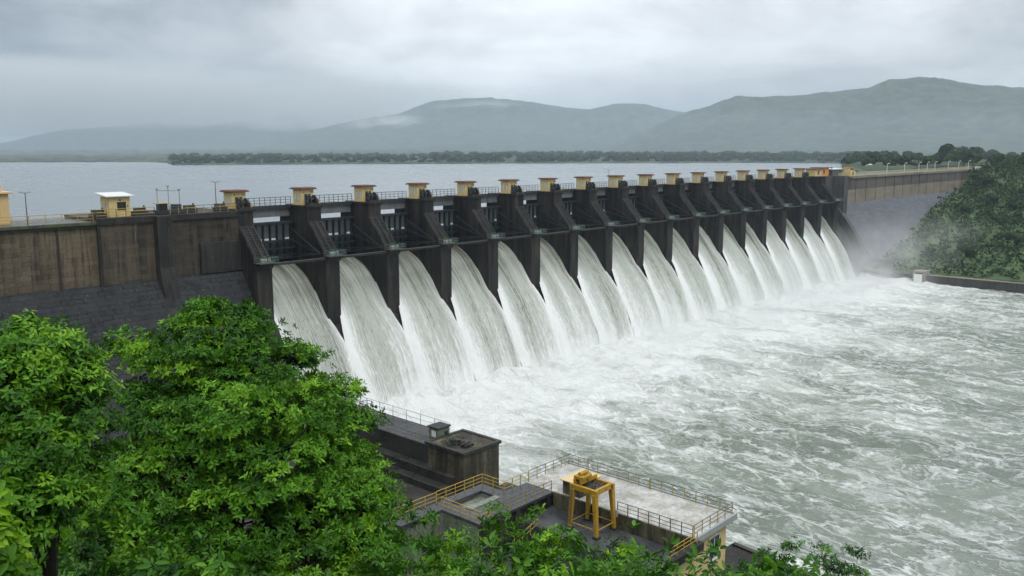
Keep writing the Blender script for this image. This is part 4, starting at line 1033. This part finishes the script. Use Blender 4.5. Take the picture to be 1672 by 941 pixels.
def far_tree(x, y, z, s, v, label, group):
    t = thing('far_tree', (x, y, z), label, 'tree', group); t.scale = (s, s, s*random.uniform(.85, 1.15)); t.rotation_euler.z = random.random()*6.28
    link('crown', VAR[v][0], None, t); link('trunk', VAR[v][1], None, t)
    return t
g = np.random.default_rng(55)
hx = lambda x, y: None
def hz_far(x, y):
    X = x*RT[0]+y*RT[1]; F = x*FW[0]+y*FW[1]; a = math.atan2(X, F); r = math.hypot(x, y)
    s = float(np.interp(a, sh_az, sh_r)); d_ = r-s
    return 31.0 + min(max(d_*.12, -8), 5.5) + min(max(d_, 0), 400)*.006
# trees behind the right crest, tall dark ones and shorter ones
for i in range(110):
    u = g.uniform(1380, 1720); D = g.uniform(560, 900) if u < 1450 else g.uniform(520, 820)
    p = at(u, 268, D)
    if p[1] < 168: continue
    tall = 1540 < u < 1625
    s = (g.uniform(1.15, 1.5) if tall else g.uniform(.7, 1.05))
    far_tree(p[0], p[1], hz_far(p[0], p[1])-3.0*s, s, i % 6, 'tall dark tree in the clump behind the right crest lamps' if tall else 'hazy green tree in the wood behind the right end of the crest', 'tall clump behind the right crest' if tall else 'trees behind the right crest')
# bushy trees on the right bank slope
k = 0
while k < 270:
    x = g.uniform(372, 640); y = g.uniform(-60, 150)
    if x < 536 and y > 143 - (27-0)*.0 - max(0, (27-float(rbank(np.array([x]), np.array([y]))[0])))*.8 - 4: continue
    z = float(rbank(np.array([x]), np.array([y]))[0])
    s_ = g.uniform(.5, 1.05)*(1.1 if x > 520 else .85)
    far_tree(x, y, z-4.6*s_, s_, k % 6, 'hazy green tree growing on the far right bank slope', 'trees on the far right bank'); k += 1
# bank scrub as a mass
n = 9000; bx_ = g.uniform(349, 640, n); by_ = g.uniform(-120, 146, n); bz_ = rbank(bx_, by_)
ok = ~((bx_ < 536) & (by_ > 145.-(27-bz_)*.79)); bx_, by_, bz_ = bx_[ok], by_[ok], bz_[ok]; n = len(bx_)
C = np.repeat(np.stack([bx_, by_, bz_+.6+2.2*np.clip(fbm(bx_*.12, by_*.12, 33, 3)*2-.7, 0, 1)], 1), 7, 0) + g.normal(0, .9, (n*7, 3)); Dn = unit(g.normal(size=(n*7, 3)))
nn = unit(g.normal(size=(n*7, 3))+np.array((0,0,1.)))
o = leaf_object('scrub', [leaves(C, Dn, nn, g.uniform(.8, 1.7, n*7), g.uniform(.8, 1.5, n*7), np.clip(np.repeat(.25+.5*fbm(bx_*.06, by_*.06, 3, 3)+g.normal(0, .12, n), 7), 0, 1))], M['leaffar'], None)
tag(o, 'low scrub covering the far right bank', 'scrub', None, 'stuff')
# far shore forest as a mass
n = 1250
us = g.uniform(278, 1440, n); sh = np.interp([uv_el(u, 266)[0] for u in us], sh_az, sh_r); sh = np.where((us > 1330), 960, sh)
Ds = sh + 18 + g.random(n)**1.6*420
Pz, parts = [], []
for i in range(n):
    a_ = uv_el(us[i], 266)[0]; x, y = polar(a_, Ds[i])
    V, Fq, T = far_crown(900+i % 8, 4.2, 9.0) if i < 8 else FC[i % 8]
    if i < 8:
        if i == 0: FC = []
        sel = np.arange(0, len(V)//6, 4)
        V2 = V.reshape(-1, 6, 3)[sel]; ctr = V2.mean(1, keepdims=True); V2 = (ctr+(V2-ctr)*1.7).reshape(-1, 3); m_ = len(sel); ii = np.arange(m_)[:, None]*6
        FC.append((V2, np.concatenate([ii+np.array([0,1,2,3]), ii+np.array([0,3,4,5])], 0), T.reshape(-1, 6)[sel].ravel())); V, Fq, T = FC[i]
    s = g.uniform(.4, .95) * (.7 if us[i] < 700 else .95)
    parts.append((V*np.array((s*1.3, s*1.3, s)) + np.array((x, y, hz_far(x, y)-.5)), Fq, np.clip(T+g.normal(0, .12), 0, 1)))
o = leaf_object('forest', parts, M['leaffar'], None)
tag(o, 'low band of hazy forest along the far lake shore', 'forest', None, 'stuff')
# grass bank and small white hut beyond the right crest
t = thing('white_hut', at(1420, 272, 520), 'tiny white hut on the grass behind the right crest', 'hut')
p = ORG[t.name]
MB().box(p[0]-2, p[0]+2, p[1]-1.5, p[1]+1.5, p[2]-2.5, p[2]+.6).build('wall', M['white'], t)
MB().prism_x([(p[1]-2,p[2]+.6),(p[1]+2,p[2]+.6),(p[1],p[2]+1.5)], p[0]-2.3, p[0]+2.3).build('roof', M['roofwhite'], t)

# ------------------------------------------------------------------ air
def volume_mat(name, build):
    m = bpy.data.materials.new(name); m.use_nodes = True; nt = m.node_tree; nt.nodes.clear()
    out = nt.nodes.new('ShaderNodeOutputMaterial'); v = nt.nodes.new('ShaderNodeVolumePrincipled'); nt.links.new(v.outputs[0], out.inputs['Volume'])
    build(nt, v); return m
def hz_(nt, v):
    v.inputs['Color'].default_value = (.74,.87,1.0,1); v.inputs['Density'].default_value = HAZE; v.inputs['Anisotropy'].default_value = .3
HAZE = 1.12e-4
hz = MB().box(-9500, 13500, -3500, 13500, -10.5, 470).build('haze', volume_mat('haze_air', hz_), None)
tag(hz, 'pale blue-grey monsoon haze filling the valley', 'haze', None, 'stuff')
def fm_(nt, v):
    v.inputs['Color'].default_value = (.74,.87,1.0,1); v.inputs['Density'].default_value = 0.5e-4; v.inputs['Anisotropy'].default_value = .3
fmb = MB(); P_ = []
for z_ in (35.5, 466):
    for F_, X_ in ((560,-9000), (560,9000), (10500,9000), (10500,-9000)): P_.append((F_*FW[0]+X_*RT[0], F_*FW[1]+X_*RT[1], z_))
P_ = [(max(-9400, min(13400, x)), max(-3400, min(13400, y)), z) for x, y, z in P_]
fmb.add(P_, [(0,3,2,1),(4,5,6,7),(0,1,5,4),(1,2,6,5),(2,3,7,6),(3,0,4,7)])
def lm_(nt, v):
    v.inputs['Color'].default_value = (.78,.89,1.0,1); v.inputs['Density'].default_value = 2.6e-4; v.inputs['Anisotropy'].default_value = .3
lmb = MB(); P_ = [(F_*FW[0]+X_*RT[0], F_*FW[1]+X_*RT[1], z_) for z_ in (35.2, 105) for F_, X_ in ((545,-1500), (545,1500), (1700,1900), (1700,-1900))]
lmb.add(P_, [(0,3,2,1),(4,5,6,7),(0,1,5,4),(1,2,6,5),(2,3,7,6),(3,0,4,7)])
tag(lmb.build('lake_mist', volume_mat('lake_mist', lm_), None), 'low pale mist lying over the far shore trees', 'mist', None, 'stuff')
tag(fmb.build('valley_mist', volume_mat('valley_mist', fm_), None), 'thin blue-grey mist lying over the far shore hills', 'mist', None, 'stuff')
def mist_mat(name, dens, sc_, lo, hi, shape):
    t = NT(name)
    v = t.node('ShaderNodeVolumePrincipled'); v.inputs['Color'].default_value = (.97,.99,.985,1); v.inputs['Anisotropy'].default_value = .2
    p = t.pos(); n = t.noise(p, sc_, 3, .55)
    dn = t.rng(n, lo, hi)
    dn = t.math('MULTIPLY', dn, shape(t, t.sep(p)))
    t.set(v.inputs['Density'], t.math('MULTIPLY', dn, dens))
    t.t.links.new(v.outputs[0], t.out.inputs['Volume']); return t.m
def shp(t, s):
    x, y, z = s
    zt_ = t.rng(x, 100., 350., 5., 26., False)
    a = t.math('MULTIPLY', t.rng(t.math('DIVIDE', z, zt_), .0, 1., 1., 0.), t.rng(y, 92., 126., 0., 1.))
    return t.math('MULTIPLY', a, t.math('MULTIPLY', t.rng(x, 92., 360., .42, 1., False), t.rng(x, 350., 448., .8, 0.)))
mm = mist_mat('spray', .066, .075, .36, .64, shp)
tag(MB().box(90, 450, 91, 141, -.5, 27).build('spray_mist', mm, None), 'white spray drifting above the foot of the falling water', 'mist', None, 'stuff')

def bank(t, s):
    x, y, z = s
    return t.math('MULTIPLY', t.rng(z, 140., 300., 0., 1.), t.math('MULTIPLY', t.rng(x, 3300., 4600., 1., 0.), t.rng(y, 3600., 4800., 0., 1.)))
tag(MB().box(300, 4700, 3500, 10500, 100, 455).build('mist_bank', mist_mat('mist_bank', .0040, .0014, .32, .56, bank), None), 'low grey mist hiding the tops of the far left hills', 'mist', None, 'stuff')
def wisp(u, v, D, r, rz, dens, label):
    c = at(u, v, D)
    def f(t, s):
        q = [t.math('POWER', t.math('ABSOLUTE', t.math('DIVIDE', t.math('SUBTRACT', a, float(b)), float(k))), 2.) for a, b, k in zip(s, c, (r, r, rz))]
        return t.rng(t.math('ADD', q[0], t.math('ADD', q[1], q[2])), 0., 1., 1., 0.)
    tag(MB().box(c[0]-r, c[0]+r, c[1]-r, c[1]+r, c[2]-rz, min(c[2]+rz, 466)).build('mist_wisp', mist_mat('wisp', dens, .0065, .42, .66, f), None), label, 'mist', None, 'stuff')
wisp(640, 204, 4400, 300, 60, .008, 'pale wisp of mist on the left shoulder of the middle hill')
wisp(790, 180, 4600, 300, 60, .0045, 'thin wisp of mist over the top of the middle hill')
wisp(490, 203, 5400, 520, 66, .006, 'soft wisp of mist between the left and middle hills')
wisp(1530, 186, 3200, 95, 42, .013, 'small wisp of mist on the face of the right hill')

# ------------------------------------------------------------------ sky and light
w = bpy.data.worlds.new('World'); sc.world = w; w.use_nodes = True; nt = w.node_tree; nt.nodes.clear()
W = NT.__new__(NT); W.t = nt; W.n = nt.nodes
out = nt.nodes.new('ShaderNodeOutputWorld'); bg = nt.nodes.new('ShaderNodeBackground'); nt.links.new(bg.outputs[0], out.inputs[0])
SUN_EL, SUN_ROT = R(58), R(200)
sky = nt.nodes.new('ShaderNodeTexSky'); sky.sky_type = 'NISHITA'; sky.sun_disc = False; sky.sun_elevation = SUN_EL; sky.sun_rotation = SUN_ROT
dirv = nt.nodes.new('ShaderNodeTexCoord').outputs['Generated']
s = W.sep(dirv); dz = W.math('MAXIMUM', s[2], 0.0)
inv = W.math('DIVIDE', 1., W.math('ADD', dz, .24))
cb = nt.nodes.new('ShaderNodeCombineXYZ'); W.set(cb.inputs[0], W.math('MULTIPLY', s[0], inv)); W.set(cb.inputs[1], W.math('MULTIPLY', s[1], inv)); W.set(cb.inputs[2], W.math('MULTIPLY', dz, 2.))
n1 = W.noise(cb.outputs[0], .95, 6, .55, .5); n2 = W.noise(cb.outputs[0], 2.4, 7, .62, .4)
cl = W.math('ADD', W.math('MULTIPLY', n1, .7), W.math('MULTIPLY', n2, .3))
def dotdir(u, v):
    r_ = np.array(ray(u, v)); r_ /= np.linalg.norm(r_)
    d_ = nt.nodes.new('ShaderNodeVectorMath'); d_.operation = 'DOT_PRODUCT'; W.set(d_.inputs[0], dirv); d_.inputs[1].default_value = tuple(r_); return d_.outputs['Value']
thin = W.rng(dotdir(800, 20), .965, .9995)
thin2 = W.rng(dotdir(1330, 60), .97, 1.)
dark = W.rng(dotdir(60, 140), .93, 1.)
val = W.math('ADD', W.rng(cl, .37, .63, .44, .80), W.math('MULTIPLY', thin, .30))
val = W.math('ADD', val, W.math('MULTIPLY', thin2, .10))
val = W.math('SUBTRACT', val, W.math('MULTIPLY', dark, .24))
val = W.math('ADD', val, W.rng(dz, .25, 1., 0., .8))
cc = W.mix(W.rng(val, .3, .7), (.82,.94,1.06), (.96,1.0,1.04))
vm = nt.nodes.new('ShaderNodeVectorMath'); vm.operation = 'SCALE'; W.set(vm.inputs[0], cc); W.set(vm.inputs['Scale'], W.math('MULTIPLY', val, 10.))
mixed = W.mix(.94, sky.outputs[0], vm.outputs[0])
W.set(bg.inputs[0], mixed); bg.inputs[1].default_value = .1
L = bpy.data.lights.new('sun', 'SUN'); L.energy = 1.2; L.angle = R(25); L.color = (1, .97, .92)
so = bpy.data.objects.new('sun', L); col.objects.link(so); so.rotation_euler = (R(90)-SUN_EL, 0, R(180)-SUN_ROT)

# ------------------------------------------------------------------ camera and render
cam = bpy.data.cameras.new('camera'); co = bpy.data.objects.new('camera', cam); col.objects.link(co)
cam.sensor_width = 36; cam.lens = 36*FPX/1672; cam.clip_start = .1; cam.clip_end = 20000
co.location = (0, 0, CZ); co.rotation_euler = (R(90)-PITCH, 0, YAW-R(90))
sc.camera = co
sc.view_settings.view_transform = 'Standard'; sc.view_settings.look = 'None'; sc.view_settings.gamma = 1; sc.view_settings.exposure = 0.25; sc.view_settings.use_curve_mapping = False
cy = sc.cycles
cy.use_denoising = True; cy.denoiser = 'OPENIMAGEDENOISE'
cy.max_bounces = 6; cy.diffuse_bounces = 3; cy.glossy_bounces = 2; cy.transmission_bounces = 3; cy.transparent_max_bounces = 8; cy.volume_bounces = 1
cy.volume_step_rate = 1.0; cy.use_adaptive_sampling = True; cy.adaptive_threshold = .015
cy.caustics_reflective = False; cy.caustics_refractive = False
